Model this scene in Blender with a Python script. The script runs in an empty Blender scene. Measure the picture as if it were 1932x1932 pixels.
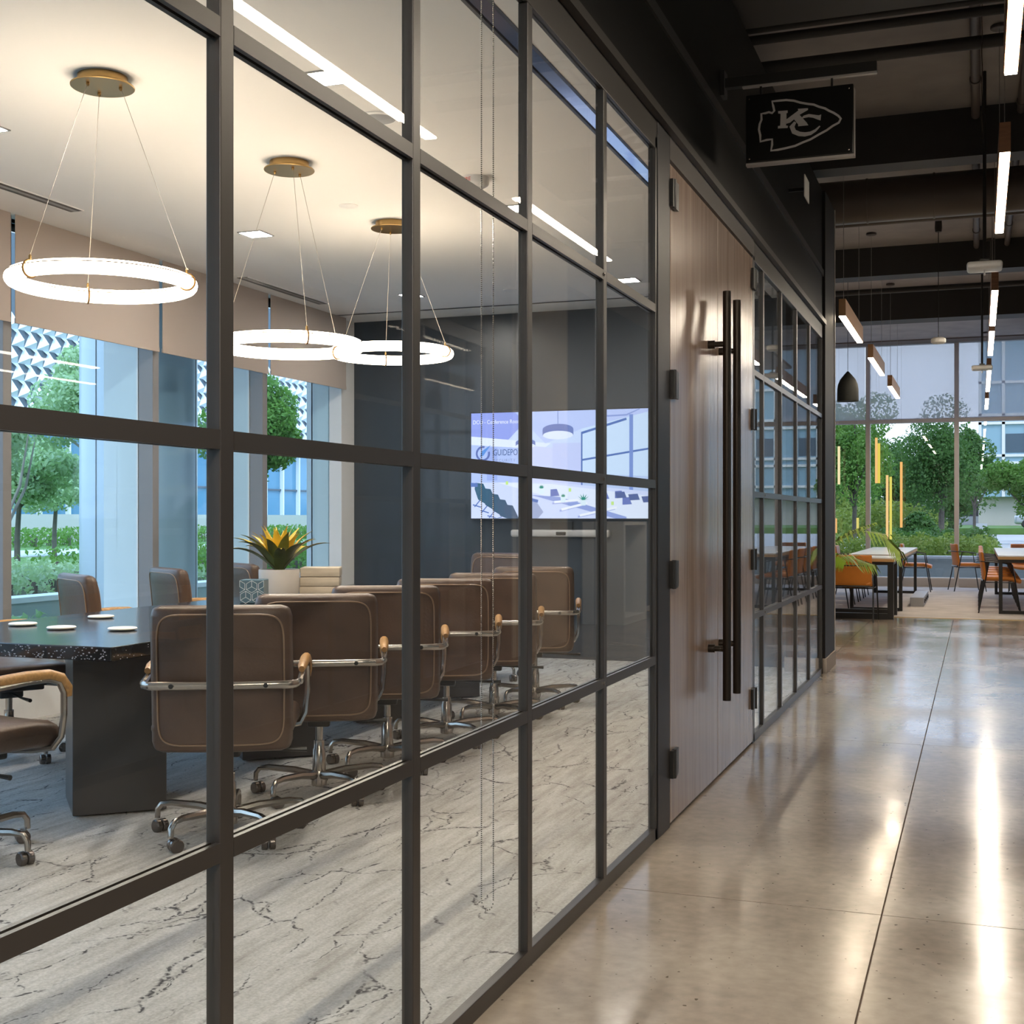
import bpy, math, random
import numpy as np
from mathutils import Vector, Matrix
random.seed(7)
PI = math.pi
S = bpy.context.scene
COL = S.collection

# ------------------------------------------------------------------ camera
cam = bpy.data.cameras.new('camera'); cam.sensor_width = 36; cam.lens = 36*2400/1932
cam.shift_y = 10/1932; cam.clip_end = 600
co = bpy.data.objects.new('camera', cam); COL.objects.link(co)
co.location = (0, 0, 1.24); co.rotation_euler = (PI/2, 0, math.atan(880/2400.))
S.camera = co
# ------------------------------------------------------------------ view
S.view_settings.view_transform = 'Standard'; S.view_settings.look = 'None'
S.view_settings.gamma = 1; S.view_settings.use_curve_mapping = False
S.view_settings.exposure = 1.35
S.cycles.max_bounces = 9; S.cycles.diffuse_bounces = 4; S.cycles.glossy_bounces = 5
S.cycles.transparent_max_bounces = 32; S.cycles.transmission_bounces = 4
S.cycles.sample_clamp_indirect = 6; S.cycles.caustics_reflective = False; S.cycles.caustics_refractive = False
# ------------------------------------------------------------------ world (bright overcast sky)
W = bpy.data.worlds.new('sky'); S.world = W; W.use_nodes = True
nt = W.node_tree; nt.nodes.clear()
wo = nt.nodes.new('ShaderNodeOutputWorld'); bg = nt.nodes.new('ShaderNodeBackground')
tc = nt.nodes.new('ShaderNodeTexCoord'); sep = nt.nodes.new('ShaderNodeSeparateXYZ')
ns = nt.nodes.new('ShaderNodeTexNoise'); ns.inputs['Scale'].default_value = 2.5; ns.inputs['Detail'].default_value = 4
cr = nt.nodes.new('ShaderNodeValToRGB'); mx = nt.nodes.new('ShaderNodeMath'); mx.operation = 'MULTIPLY_ADD'
mx.inputs[1].default_value = 0.35; cr.color_ramp.elements[0].color = (0.80, 0.88, 1.0, 1)
cr.color_ramp.elements[0].position = 0.1; cr.color_ramp.elements[1].color = (0.50, 0.68, 1.0, 1); cr.color_ramp.elements[1].position = 0.9
nt.links.new(tc.outputs['Generated'], sep.inputs[0]); nt.links.new(tc.outputs['Generated'], ns.inputs['Vector'])
nt.links.new(ns.outputs['Fac'], mx.inputs[0]); nt.links.new(sep.outputs['Z'], mx.inputs[2])
nt.links.new(mx.outputs[0], cr.inputs[0]); nt.links.new(cr.outputs[0], bg.inputs['Color'])
bg.inputs['Strength'].default_value = 1.4; nt.links.new(bg.outputs[0], wo.inputs[0])
# ------------------------------------------------------------------ sun (veiled)
def add_light(name, kind, loc, energy, color=(1, 1, 1), rot=(0, 0, 0), **kw):
    l = bpy.data.lights.new(name, kind); l.energy = energy; l.color = color
    for k, v in kw.items(): setattr(l, k, v)
    o = bpy.data.objects.new(name, l); o.location = loc; o.rotation_euler = rot; COL.objects.link(o); return o
add_light('sun', 'SUN', (0, 0, 30), 1.2, (1, .95, .86), (math.radians(38), 0, math.radians(35)), angle=math.radians(25))
# ------------------------------------------------------------------ added unseen fill lights that brighten the corridor
WARM = (1, .88, .74); NEUT = (1, .95, .88)
for i, (x, y) in enumerate(((0.1, 0.4), (0.1, -2.2))):
    add_light('corridor_lamp', 'AREA', (x, y, 3.05), 50, WARM, shape='RECTANGLE', size=.06, size_y=1.9)
# portals of the big openings
def portal(loc, rot, sx, sy):
    o = add_light('portal', 'AREA', loc, 1, rot=rot, shape='RECTANGLE', size=sx, size_y=sy); o.data.cycles.is_portal = True
portal((-5.75, 5.0, 1.4), (0, -PI/2, 0), 2.2, 13)
portal((0, 24.1, 2.3), (-PI/2, 0, 0), 13, 4.4)

# ================================================================== materials
MATS = {}
def mat(name, col, rough=.5, metal=0, spec=.5, noise=0, nscale=8, nstretch=(1, 1, 1), col2=None, bump=0, bscale=60, emit=None, es=0, rvar=0, coat=0):
    if name in MATS: return MATS[name]
    m = bpy.data.materials.new(name); m.use_nodes = True; n = m.node_tree; p = n.nodes['Principled BSDF']
    p.inputs['Base Color'].default_value = (*col, 1); p.inputs['Roughness'].default_value = rough
    p.inputs['Metallic'].default_value = metal; p.inputs['Specular IOR Level'].default_value = spec
    p.inputs['Coat Weight'].default_value = coat
    if emit: p.inputs['Emission Color'].default_value = (*emit, 1); p.inputs['Emission Strength'].default_value = es
    if noise or bump or rvar or col2:
        t = n.nodes.new('ShaderNodeTexCoord'); mp = n.nodes.new('ShaderNodeMapping'); mp.inputs['Scale'].default_value = nstretch
        n.links.new(t.outputs['Object'], mp.inputs[0])
        nz = n.nodes.new('ShaderNodeTexNoise'); nz.inputs['Scale'].default_value = nscale; nz.inputs['Detail'].default_value = 5
        n.links.new(mp.outputs[0], nz.inputs['Vector'])
        if noise or col2:
            r = n.nodes.new('ShaderNodeValToRGB'); c2 = col2 or tuple(c*(1-noise) for c in col)
            r.color_ramp.elements[0].position = .3; r.color_ramp.elements[1].position = .7
            r.color_ramp.elements[0].color = (*c2, 1); r.color_ramp.elements[1].color = (*col, 1)
            n.links.new(nz.outputs['Fac'], r.inputs[0]); n.links.new(r.outputs[0], p.inputs['Base Color'])
        if rvar:
            mr = n.nodes.new('ShaderNodeMapRange'); mr.inputs[3].default_value = rough-rvar; mr.inputs[4].default_value = rough+rvar
            mr.inputs[1].default_value = .3; mr.inputs[2].default_value = .7
            n.links.new(nz.outputs['Fac'], mr.inputs[0]); n.links.new(mr.outputs[0], p.inputs['Roughness'])
        if bump:
            nb = n.nodes.new('ShaderNodeTexNoise'); nb.inputs['Scale'].default_value = bscale; nb.inputs['Detail'].default_value = 3
            n.links.new(mp.outputs[0], nb.inputs['Vector'])
            b = n.nodes.new('ShaderNodeBump'); b.inputs['Strength'].default_value = bump; b.inputs['Distance'].default_value = .01
            n.links.new(nb.outputs['Fac'], b.inputs['Height']); n.links.new(b.outputs[0], p.inputs['Normal'])
    MATS[name] = m; return m
def emis(name, col, s):
    if name in MATS: return MATS[name]
    m = bpy.data.materials.new(name); m.use_nodes = True; n = m.node_tree; n.nodes.clear()
    o = n.nodes.new('ShaderNodeOutputMaterial'); e = n.nodes.new('ShaderNodeEmission')
    e.inputs[0].default_value = (*col, 1); e.inputs[1].default_value = s; n.links.new(e.outputs[0], o.inputs[0])
    MATS[name] = m; return m
def glass(name, tint=(.95, .98, .97), f0=.04, rough=0.0):
    m = bpy.data.materials.new(name); m.use_nodes = True; n = m.node_tree; n.nodes.clear()
    o = n.nodes.new('ShaderNodeOutputMaterial'); t = n.nodes.new('ShaderNodeBsdfTransparent'); g = n.nodes.new('ShaderNodeBsdfGlossy')
    t.inputs[0].default_value = (*tint, 1); g.inputs['Roughness'].default_value = rough
    ge = n.nodes.new('ShaderNodeNewGeometry'); d = n.nodes.new('ShaderNodeVectorMath'); d.operation = 'DOT_PRODUCT'
    n.links.new(ge.outputs['Normal'], d.inputs[0]); n.links.new(ge.outputs['Incoming'], d.inputs[1])
    def M(op, a, b=None):
        q = n.nodes.new('ShaderNodeMath'); q.operation = op
        for i, v in enumerate((a, b)):
            if v is None: continue
            if isinstance(v, (int, float)): q.inputs[i].default_value = v
            else: n.links.new(v, q.inputs[i])
        return q.outputs[0]
    f = M('ADD', M('MULTIPLY', M('POWER', M('SUBTRACT', 1, M('ABSOLUTE', d.outputs['Value'])), 5), .6), f0)
    x = n.nodes.new('ShaderNodeMixShader'); n.links.new(f, x.inputs[0]); n.links.new(t.outputs[0], x.inputs[1]); n.links.new(g.outputs[0], x.inputs[2])
    n.links.new(x.outputs[0], o.inputs[0]); MATS[name] = m; return m
def fabric_sheer(name, col, alpha):
    m = mat(name, col, .9); n = m.node_tree; p = n.nodes['Principled BSDF']
    t = n.nodes.new('ShaderNodeBsdfTransparent'); tl = n.nodes.new('ShaderNodeBsdfTranslucent'); tl.inputs[0].default_value = (*col, 1)
    x = n.nodes.new('ShaderNodeMixShader'); x.inputs[0].default_value = .35
    y = n.nodes.new('ShaderNodeMixShader'); y.inputs[0].default_value = alpha
    n.links.new(p.outputs[0], x.inputs[1]); n.links.new(tl.outputs[0], x.inputs[2])
    n.links.new(t.outputs[0], y.inputs[1]); n.links.new(x.outputs[0], y.inputs[2])
    n.links.new(y.outputs[0], n.nodes['Material Output'].inputs[0]); return m

GLASS = glass('clear_glass', (.975, .99, .985), .026); GLASS_OUT = glass('window_glass', (.84, .95, 1.0), .03); GLASS_FAR = glass('far_window_glass', (.72, .74, .76), .03)
STEEL = mat('black_steel', (.024, .020, .017), .36, .0, .6)
STEEL2 = mat('dark_steel_post', (.008, .008, .010), .42, spec=.35)
BLACKWALL = mat('black_wall_paint', (.005, .005, .005), .42, spec=.15)
DARKCEIL = mat('charcoal_deck_paint', (.38, .355, .35), .7, noise=.2, nscale=3)
BEAMPAINT = mat('dark_beam_paint', (.028, .026, .026), .6)
DUCTPAINT = mat('grey_brown_duct_paint', (.085, .068, .06), .45)
CEIL = mat('white_ceiling_paint', (.82, .79, .75), .85)
WHITE = mat('white_paint', (.78, .77, .76), .5)
TVWALL = mat('slate_wall_paint', (.045, .055, .068), .35)
TAUPE = mat('taupe_paint', (.36, .31, .27), .6)
BRONZE = mat('brushed_brass', (.42, .27, .11), .32, 1.0, bump=.05, bscale=200, nstretch=(1, 1, 30))
CHROME = mat('satin_nickel', (.42, .38, .34), .24, 1.0)
BLACKP = mat('black_plastic', (.02, .02, .02), .35)
LEATHER = mat('worn_brown_leather', (.125, .075, .050), .40, noise=.4, nscale=5, bump=.12, bscale=90, rvar=.08)
LEATHER_T = mat('cognac_leather', (.30, .12, .045), .42, noise=.3, nscale=5, bump=.1, bscale=90)
PIPING = mat('leather_piping', (.25, .16, .10), .4)
OAKARM = mat('honey_oak', (.55, .30, .11), .35, noise=.35, nscale=10, nstretch=(1, 8, 8))
GRANITE = mat('black_speckled_stone', (.022, .024, .028), .16, noise=.3, nscale=40)
LAMIN = mat('grey_laminate_base', (.06, .056, .056), .28)
RING = emis('ring_glow', (1, .82, .63), 11.5)
RINGDIM = emis('line_glow', (1, .86, .68), 36.0)
LEDW = emis('led_panel', (1, .93, .85), 130.0)
SPOTGRAY = mat('white_plastic', (.75, .74, .72), .4)
WOODFIX = mat('walnut_lamp_wood', (.38, .19, .10), .45, noise=.3, nscale=12, nstretch=(1, 6, 6))
ORANGE = mat('orange_leather', (.72, .25, .035), .45, noise=.15, nscale=6)
TANL = mat('chestnut_leather', (.34, .13, .06), .42, noise=.2, nscale=6)
TABLEW = mat('white_tabletop', (.80, .80, .80), .25)
OAKEDGE = mat('oak_edge', (.55, .33, .14), .5)
def walnut():
    m = mat('walnut_veneer', (.36, .235, .17), .22); n = m.node_tree; p = n.nodes['Principled BSDF']
    t = n.nodes.new('ShaderNodeTexCoord'); mp = n.nodes.new('ShaderNodeMapping'); mp.inputs['Scale'].default_value = (20, 20, .9)
    n.links.new(t.outputs['Object'], mp.inputs[0])
    a = n.nodes.new('ShaderNodeTexNoise'); a.inputs['Scale'].default_value = 1.4; a.inputs['Detail'].default_value = 8; a.inputs['Distortion'].default_value = .6
    n.links.new(mp.outputs[0], a.inputs['Vector'])
    r = n.nodes.new('ShaderNodeValToRGB'); e = r.color_ramp.elements
    e[0].position = .28; e[0].color = (.21, .145, .11, 1); e[1].position = .75; e[1].color = (.34, .25, .20, 1)
    k = e.new(.5); k.color = (.28, .20, .155, 1)
    n.links.new(a.outputs['Fac'], r.inputs[0]); n.links.new(r.outputs[0], p.inputs['Base Color'])
    b = n.nodes.new('ShaderNodeBump'); b.inputs['Strength'].default_value = .12; b.inputs['Distance'].default_value = .004
    n.links.new(a.outputs['Fac'], b.inputs['Height']); n.links.new(b.outputs[0], p.inputs['Normal']); return m
WALNUT = walnut()
def concrete():
    m = mat('polished_concrete', (.4, .33, .26), .2); n = m.node_tree; p = n.nodes['Principled BSDF']
    g = n.nodes.new('ShaderNodeNewGeometry')
    def nz(s, d, rgh=.5):
        q = n.nodes.new('ShaderNodeTexNoise'); q.inputs['Scale'].default_value = s; q.inputs['Detail'].default_value = d; q.inputs['Roughness'].default_value = rgh
        n.links.new(g.outputs['Position'], q.inputs['Vector']); return q
    a = nz(1.1, 7, .6); b = nz(22, 4); c = nz(160, 2); s = nz(45, 1)
    r = n.nodes.new('ShaderNodeValToRGB'); e = r.color_ramp.elements
    e[0].position = .32; e[0].color = (.275, .228, .182, 1); e[1].position = .68; e[1].color = (.395, .338, .275, 1)
    n.links.new(a.outputs['Fac'], r.inputs[0])
    r2 = n.nodes.new('ShaderNodeValToRGB'); e = r2.color_ramp.elements
    e[0].position = .25; e[0].color = (.86, .86, .86, 1); e[1].position = .7; e[1].color = (1.08, 1.08, 1.08, 1)
    n.links.new(b.outputs['Fac'], r2.inputs[0])
    r3 = n.nodes.new('ShaderNodeValToRGB'); e = r3.color_ramp.elements
    e[0].position = .24; e[0].color = (.35, .33, .3, 1); e[1].position = .27; e[1].color = (1, 1, 1, 1)
    n.links.new(s.outputs['Fac'], r3.inputs[0])
    x = n.nodes.new('ShaderNodeMix'); x.data_type = 'RGBA'; x.blend_type = 'MULTIPLY'; x.inputs[0].default_value = 1
    n.links.new(r.outputs[0], x.inputs[6]); n.links.new(r2.outputs[0], x.inputs[7])
    y = n.nodes.new('ShaderNodeMix'); y.data_type = 'RGBA'; y.blend_type = 'MULTIPLY'; y.inputs[0].default_value = 1
    n.links.new(x.outputs[2], y.inputs[6]); n.links.new(r3.outputs[0], y.inputs[7]); n.links.new(y.outputs[2], p.inputs['Base Color'])
    mr = n.nodes.new('ShaderNodeMapRange'); mr.inputs[1].default_value = .3; mr.inputs[2].default_value = .7; mr.inputs[3].default_value = .10; mr.inputs[4].default_value = .24
    n.links.new(a.outputs['Fac'], mr.inputs[0]); n.links.new(mr.outputs[0], p.inputs['Roughness'])
    bp = n.nodes.new('ShaderNodeBump'); bp.inputs['Strength'].default_value = .05; bp.inputs['Distance'].default_value = .003
    n.links.new(b.outputs['Fac'], bp.inputs['Height']); n.links.new(bp.outputs[0], p.inputs['Normal']); return m
CONC = concrete()
def carpet():
    m = mat('cracked_pattern_carpet', (.5, .5, .48), .95, spec=.1); n = m.node_tree; p = n.nodes['Principled BSDF']
    g = n.nodes.new('ShaderNodeNewGeometry')
    def mp(sc):
        q = n.nodes.new('ShaderNodeMapping'); q.inputs['Scale'].default_value = sc; n.links.new(g.outputs['Position'], q.inputs[0]); return q
    def nz(v, s, d, rgh=.5):
        q = n.nodes.new('ShaderNodeTexNoise'); q.inputs['Scale'].default_value = s; q.inputs['Detail'].default_value = d; q.inputs['Roughness'].default_value = rgh
        n.links.new(v, q.inputs['Vector']); return q
    def ramp(src, els):
        r = n.nodes.new('ShaderNodeValToRGB'); e = r.color_ramp.elements
        e[0].position, e[0].color = els[0][0], (*els[0][1], 1); e[1].position, e[1].color = els[-1][0], (*els[-1][1], 1)
        for pp, c in els[1:-1]: k = e.new(pp); k.color = (*c, 1)
        n.links.new(src, r.inputs[0]); return r
    def mul(a, b):
        x = n.nodes.new('ShaderNodeMix'); x.data_type = 'RGBA'; x.blend_type = 'MULTIPLY'; x.inputs[0].default_value = 1
        n.links.new(a, x.inputs[6]); n.links.new(b, x.inputs[7]); return x.outputs[2]
    st = nz(mp((14, 1.6, 1)).outputs[0], 1.5, 6, .65)
    base = ramp(st.outputs['Fac'], [(.3, (.37, .35, .32)), (.5, (.50, .485, .455)), (.7, (.60, .59, .565))])
    gr = nz(g.outputs['Position'], 130, 2); grain = ramp(gr.outputs['Fac'], [(.3, (.82, .82, .82)), (.7, (1.1, 1.1, 1.1))])
    # jagged crack lines, running mostly along the room
    w1 = nz(g.outputs['Position'], 2.6, 2, .5); w2 = nz(g.outputs['Position'], 16, 3, .6)
    va = n.nodes.new('ShaderNodeVectorMath'); va.operation = 'MULTIPLY_ADD'
    n.links.new(w1.outputs['Color'], va.inputs[0]); va.inputs[1].default_value = (.22, .30, 0); n.links.new(g.outputs['Position'], va.inputs[2])
    vb = n.nodes.new('ShaderNodeVectorMath'); vb.operation = 'MULTIPLY_ADD'
    n.links.new(w2.outputs['Color'], vb.inputs[0]); vb.inputs[1].default_value = (.045, .05, 0); n.links.new(va.outputs[0], vb.inputs[2])
    cracks = []
    for sc, w, th, seed in (((4.4, 2.0, 1), .0075, .47, 0), ((7.5, 2.6, 1), .010, .55, 9.3)):
        q = n.nodes.new('ShaderNodeMapping'); q.inputs['Scale'].default_value = sc; q.inputs['Location'].default_value = (seed, seed, 0)
        q.inputs['Rotation'].default_value = (0, 0, .06)
        n.links.new(vb.outputs[0], q.inputs[0])
        v = n.nodes.new('ShaderNodeTexVoronoi'); v.feature = 'DISTANCE_TO_EDGE'; v.inputs['Scale'].default_value = 1; n.links.new(q.outputs[0], v.inputs['Vector'])
        a = ramp(v.outputs['Distance'], [(.0, (1, 1, 1)), (w, (.8, .8, .8)), (w*2.2, (0, 0, 0))])
        k = nz(q.outputs[0], 1.3, 2); kk = ramp(k.outputs['Fac'], [(th-.02, (0, 0, 0)), (th+.05, (1, 1, 1))])
        f = nz(g.outputs['Position'], 70, 1); ff = ramp(f.outputs['Fac'], [(.42, (.15, .15, .15)), (.52, (1, 1, 1))])
        cracks.append(mul(mul(a.outputs[0], kk.outputs[0]), ff.outputs[0]))
    ad = n.nodes.new('ShaderNodeMath'); ad.operation = 'MAXIMUM'; n.links.new(cracks[0], ad.inputs[0]); n.links.new(cracks[1], ad.inputs[1])
    x = n.nodes.new('ShaderNodeMix'); x.data_type = 'RGBA'; n.links.new(ad.outputs[0], x.inputs[0])
    n.links.new(mul(base.outputs[0], grain.outputs[0]), x.inputs[6]); x.inputs[7].default_value = (.05, .05, .055, 1)
    n.links.new(x.outputs[2], p.inputs['Base Color'])
    bp = n.nodes.new('ShaderNodeBump'); bp.inputs['Strength'].default_value = .4; bp.inputs['Distance'].default_value = .004
    n.links.new(gr.outputs['Fac'], bp.inputs['Height']); n.links.new(bp.outputs[0], p.inputs['Normal']); return m
CARPET = carpet()

# ================================================================== mesh builder
class MB:
    def __init__(s): s.v = []; s.f = []; s.m = []
    def add(s, vs, fs, mi=0):
        o = len(s.v); s.v += [tuple(v) for v in vs]; s.f += [tuple(i+o for i in f) for f in fs]; s.m += [mi]*len(fs); return s
    def box(s, x0, x1, y0, y1, z0, z1, mi=0):
        v = [(x, y, z) for x in (x0, x1) for y in (y0, y1) for z in (z0, z1)]
        return s.add(v, [(0, 1, 3, 2), (4, 6, 7, 5), (0, 4, 5, 1), (2, 3, 7, 6), (0, 2, 6, 4), (1, 5, 7, 3)], mi)
    def prism(s, pts, z0, z1, mi=0):
        n = len(pts); a = sum(pts[i][0]*pts[(i+1) % n][1]-pts[(i+1) % n][0]*pts[i][1] for i in range(n))
        if a < 0: pts = pts[::-1]
        v = [(x, y, z0) for x, y in pts]+[(x, y, z1) for x, y in pts]
        return s.add(v, [tuple(range(n))[::-1], tuple(range(n, 2*n))]+[(i, (i+1) % n, (i+1) % n+n, i+n) for i in range(n)], mi)
    def tube(s, path, r, n=8, closed=False, mi=0, flat=None):
        P = [Vector(p) for p in path]; N = len(P); rr = r if isinstance(r, (list, tuple)) else [r]*N
        up = Vector((0, 0, 1)); rings = []; prev = None
        for i in range(N):
            if closed: t = (P[(i+1) % N]-P[i-1])
            else: t = P[min(i+1, N-1)]-P[max(i-1, 0)]
            t.normalize()
            if prev is None:
                a = t.cross(up)
                if a.length < .1: a = t.cross(Vector((1, 0, 0)))
            else: a = prev-t*prev.dot(t)
            a.normalize(); prev = a; b = t.cross(a)
            fx, fy = (1, 1) if not flat else flat
            rings.append([P[i]+(a*math.cos(2*PI*k/n)*fx+b*math.sin(2*PI*k/n)*fy)*rr[i] for k in range(n)])
        v = [q for R in rings for q in R]; f = []
        for i in range(N if closed else N-1):
            j = (i+1) % N
            for k in range(n): f.append((i*n+k, j*n+k, j*n+(k+1) % n, i*n+(k+1) % n))
        if not closed: f += [tuple(range(n)), tuple(range((N-1)*n, N*n))[::-1]]
        f = [q[::-1] for q in f]
        return s.add(v, f, mi)
    def lathe(s, prof, c=(0, 0, 0), n=24, mi=0, axis='z'):
        v = []; f = []
        for r, z in prof:
            for k in range(n):
                a = 2*PI*k/n; x, y = r*math.cos(a), r*math.sin(a)
                v.append((c[0]+x, c[1]+y, c[2]+z) if axis == 'z' else (c[0]+z, c[1]+x, c[2]+y) if axis == 'x' else (c[0]+y, c[1]+z, c[2]+x))
        m = len(prof)
        for i in range(m-1):
            for k in range(n): f.append((i*n+k, i*n+(k+1) % n, (i+1)*n+(k+1) % n, (i+1)*n+k))
        f.append(tuple(range(n))[::-1]); f.append(tuple(range((m-1)*n, m*n)))
        return s.add(v, f, mi)
    def rbox(s, h, r, c=(0, 0, 0), seg=(8, 2, 8), fn=None, mi=0):
        def lin(hh, k):
            a = [-hh, -hh+r*.3, -hh+r]; m = [(-hh+r)+(2*hh-2*r)*i/k for i in range(1, k)]
            return a+m+[hh-r, hh-r*.3, hh]
        X, Y, Z = (lin(h[i], seg[i]) for i in range(3)); idx = {}; vs = []; fs = []
        def V(x, y, z):
            key = (round(x, 6), round(y, 6), round(z, 6))
            if key in idx: return idx[key]
            inn = Vector((max(-h[0]+r, min(h[0]-r, x)), max(-h[1]+r, min(h[1]-r, y)), max(-h[2]+r, min(h[2]-r, z))))
            d = Vector((x, y, z))-inn
            p = inn+d.normalized()*r if d.length > 1e-9 else inn
            if fn: p = Vector(fn(p.x, p.y, p.z))
            idx[key] = len(vs); vs.append((p.x+c[0], p.y+c[1], p.z+c[2])); return idx[key]
        def face(A, B, mk, flip):
            for i in range(len(A)-1):
                for j in range(len(B)-1):
                    q = [V(*mk(A[i], B[j])), V(*mk(A[i+1], B[j])), V(*mk(A[i+1], B[j+1])), V(*mk(A[i], B[j+1]))]
                    fs.append(tuple(q[::-1] if flip else q))
        for sgn in (-1, 1):
            face(X, Y, lambda a, b: (a, b, sgn*h[2]), sgn < 0)
            face(Y, Z, lambda a, b: (sgn*h[0], a, b), sgn < 0)
            face(X, Z, lambda a, b: (a, sgn*h[1], b), sgn > 0)
        return s.add(vs, fs, mi)
    def build(s, name, m, parent=None, smooth=False, bevel=0, loc=None, kind=None):
        me = bpy.data.meshes.new(name); me.from_pydata(s.v, [], s.f)
        for q in (m if isinstance(m, (list, tuple)) else [m]): me.materials.append(q)
        if any(s.m): me.polygons.foreach_set('material_index', s.m)
        if smooth: me.shade_smooth(); me.set_sharp_from_angle(angle=math.radians(42))
        me.update(); o = bpy.data.objects.new(name, me); COL.objects.link(o)
        if parent: o.parent = parent
        if loc: o.location = loc
        if bevel:
            b = o.modifiers.new('bevel', 'BEVEL'); b.width = bevel; b.segments = 2; b.limit_method = 'ANGLE'
        if kind: o['kind'] = kind
        return o
def thing(name, label, cat, loc=(0, 0, 0), rz=0, group=None):
    o = bpy.data.objects.new(name, None); COL.objects.link(o); o.location = loc; o.rotation_euler = (0, 0, rz); o.empty_display_size = .1
    o['label'] = label; o['category'] = cat
    if group: o['group'] = group
    return o
def tag(o, label, cat, group=None):
    o['label'] = label; o['category'] = cat
    if group: o['group'] = group
    return o
def struct(name, label=None):
    o = bpy.data.objects.new(name, None); COL.objects.link(o); o['kind'] = 'structure'
    if label: o['label'] = label; o['category'] = label.split()[-1]
    return o
def skind(o, label=None, cat=None):
    o['kind'] = 'structure'
    if label: o['label'] = label
    if cat: o['category'] = cat
    return o
def dup(root, loc, rz, label, group=None, sc=None):
    r = root.copy(); COL.objects.link(r); r.location = loc; r.rotation_euler = (0, 0, rz); r['label'] = label
    if sc: r.scale = sc
    if group: r['group'] = group
    def rec(a, b):
        for ch in list(a.children):
            c = ch.copy(); COL.objects.link(c); c.parent = b; rec(ch, c)
    rec(root, r); return r
def B(x0, x1, y0, y1, z0, z1): return MB().box(x0, x1, y0, y1, z0, z1)

# ================================================================== SETTING
GX = -1.161          # corridor face of the glazed partition
# concrete floor with sawn joints
fl = skind(B(-6, 7, -4, 16.45, -.06, -.012).build('floor', mat('joint_filler', (.16, .12, .09), .8)), 'polished concrete corridor floor with sawn joints', 'floor')
xs = [GX-.06, -.283, 2.9, 7.0]; ys = [-4, -2.2, .96, 4.12, 7.28, 10.44, 13.6, 16.44]; g = .0028
for i in range(3):
    for j in range(len(ys)-1):
        B(xs[i]+g, xs[i+1]-g, ys[j]+g, ys[j+1]-g, -.03, 0).build('concrete_slab', CONC, fl)
for j in range(5, len(ys)-1):
    B(-6, xs[0]-g, ys[j]+g+(.5 if j == 5 else 0), ys[j+1]-g, -.03, 0).build('concrete_slab', CONC, fl)
skind(B(-5.55, GX-.045, -3, 10.6, -.03, .004).build('floor_carpet', CARPET), 'pale grey carpet with dark cracked line pattern in the meeting room', 'carpet')
CAFEC = mat('cafe_carpet', (.62, .57, .53), .9, noise=.25, nscale=3)
skind(B(-6, 7, 16.46, 23.8, -.03, .004).build('floor_cafe', CAFEC), 'pale carpeted floor of the seating area by the far window', 'carpet')
skind(B(-6, 7, 16.44, 16.465, -.03, .006).build('trim_1', mat('brass_strip', (.7, .5, .25), .3, 1)), 'thin metal strip where concrete meets carpet', 'trim')
# meeting room ceiling and shell
CEILB = struct('ceiling', 'white plasterboard ceiling of the meeting room ceiling')
CEILB['category'] = 'ceiling'
B(-5.75, -1.70, -3, 10.15, 3.05, 3.15).build('ceiling_board', CEIL, CEILB)
B(-1.60, GX-.05, -3, 10.6, 3.05, 3.15).build('ceiling_board', CEIL, CEILB)
B(-5.75, -1.70, 10.21, 10.65, 3.05, 3.15).build('ceiling_board', CEIL, CEILB)
B(-5.75, -1.15, -3, 10.6, 3.15, 3.2).build('ceiling_back', BLACKP, CEILB)
skind(B(-5.9, -1.45, 10.6, 11.0, 0, 3.83).build('wall_back', TVWALL), 'dark slate wall behind the television', 'wall')
ww = struct('wall_end', 'black painted end of the partition wall with taupe base')
ww['category'] = 'wall'
B(-1.45, GX+.02, 10.33, 11.0, .12, 3.83).build('wall_face', mat('dark_brown_paint', (.012, .010, .009), .6, spec=.3), ww)
B(-1.46, GX+.032, 10.32, 11.015, 0, .12).build('baseboard', TAUPE, ww)
B(GX+.0, GX+.028, 11.0, 11.02, .12, 3.83).build('corner_bead', mat('pale_edge', (.6, .58, .56), .4), ww)
skind(B(GX-.09, GX+.0, -3, 10.33, 2.80, 3.83).build('wall_bulkhead', BLACKWALL), 'black painted bulkhead above the glazed partition', 'wall')
skind(B(GX-.05, GX+.03, -3, 10.33, 2.765, 2.80).build('trim_2', STEEL), 'black steel ledge running above glazing and doors', 'trim')
skind(B(-5.9, 7, -4.1, -4, 0, 4.4).build('wall_rear', mat('rear_wall_paint', (.25, .23, .21), .8)), 'wall behind the camera', 'wall')
skind(B(-5.8, -1.1, -3.1, -3, 0, 3.05).build('wall_room_rear', WHITE), 'rear wall of the meeting room', 'wall')
# open ceiling
skind(B(-6, 7, -4, 24.1, 4.35, 4.5).build('ceiling_deck', DARKCEIL), 'dark grey concrete deck of the open ceiling', 'ceiling')
for nm, y0, y1, z0 in (('beam', -4, 6.95, 3.9), ('beam', 10.25, 10.5, 3.98), ('beam', 15.2, 15.5, 4.02), ('beam', 18.0, 18.4, 3.92)):
    skind(B(-6, 7, y0, y1, z0, 4.36).build(nm, BEAMPAINT), 'dark transverse ceiling beam', 'beam')
skind(B(-6, 7, 23.3, 23.82, 4.33, 4.4).build('ceiling_soffit', mat('taupe_soffit', (.16, .13, .12), .7)), 'taupe soffit above the far window', 'soffit')

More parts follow.
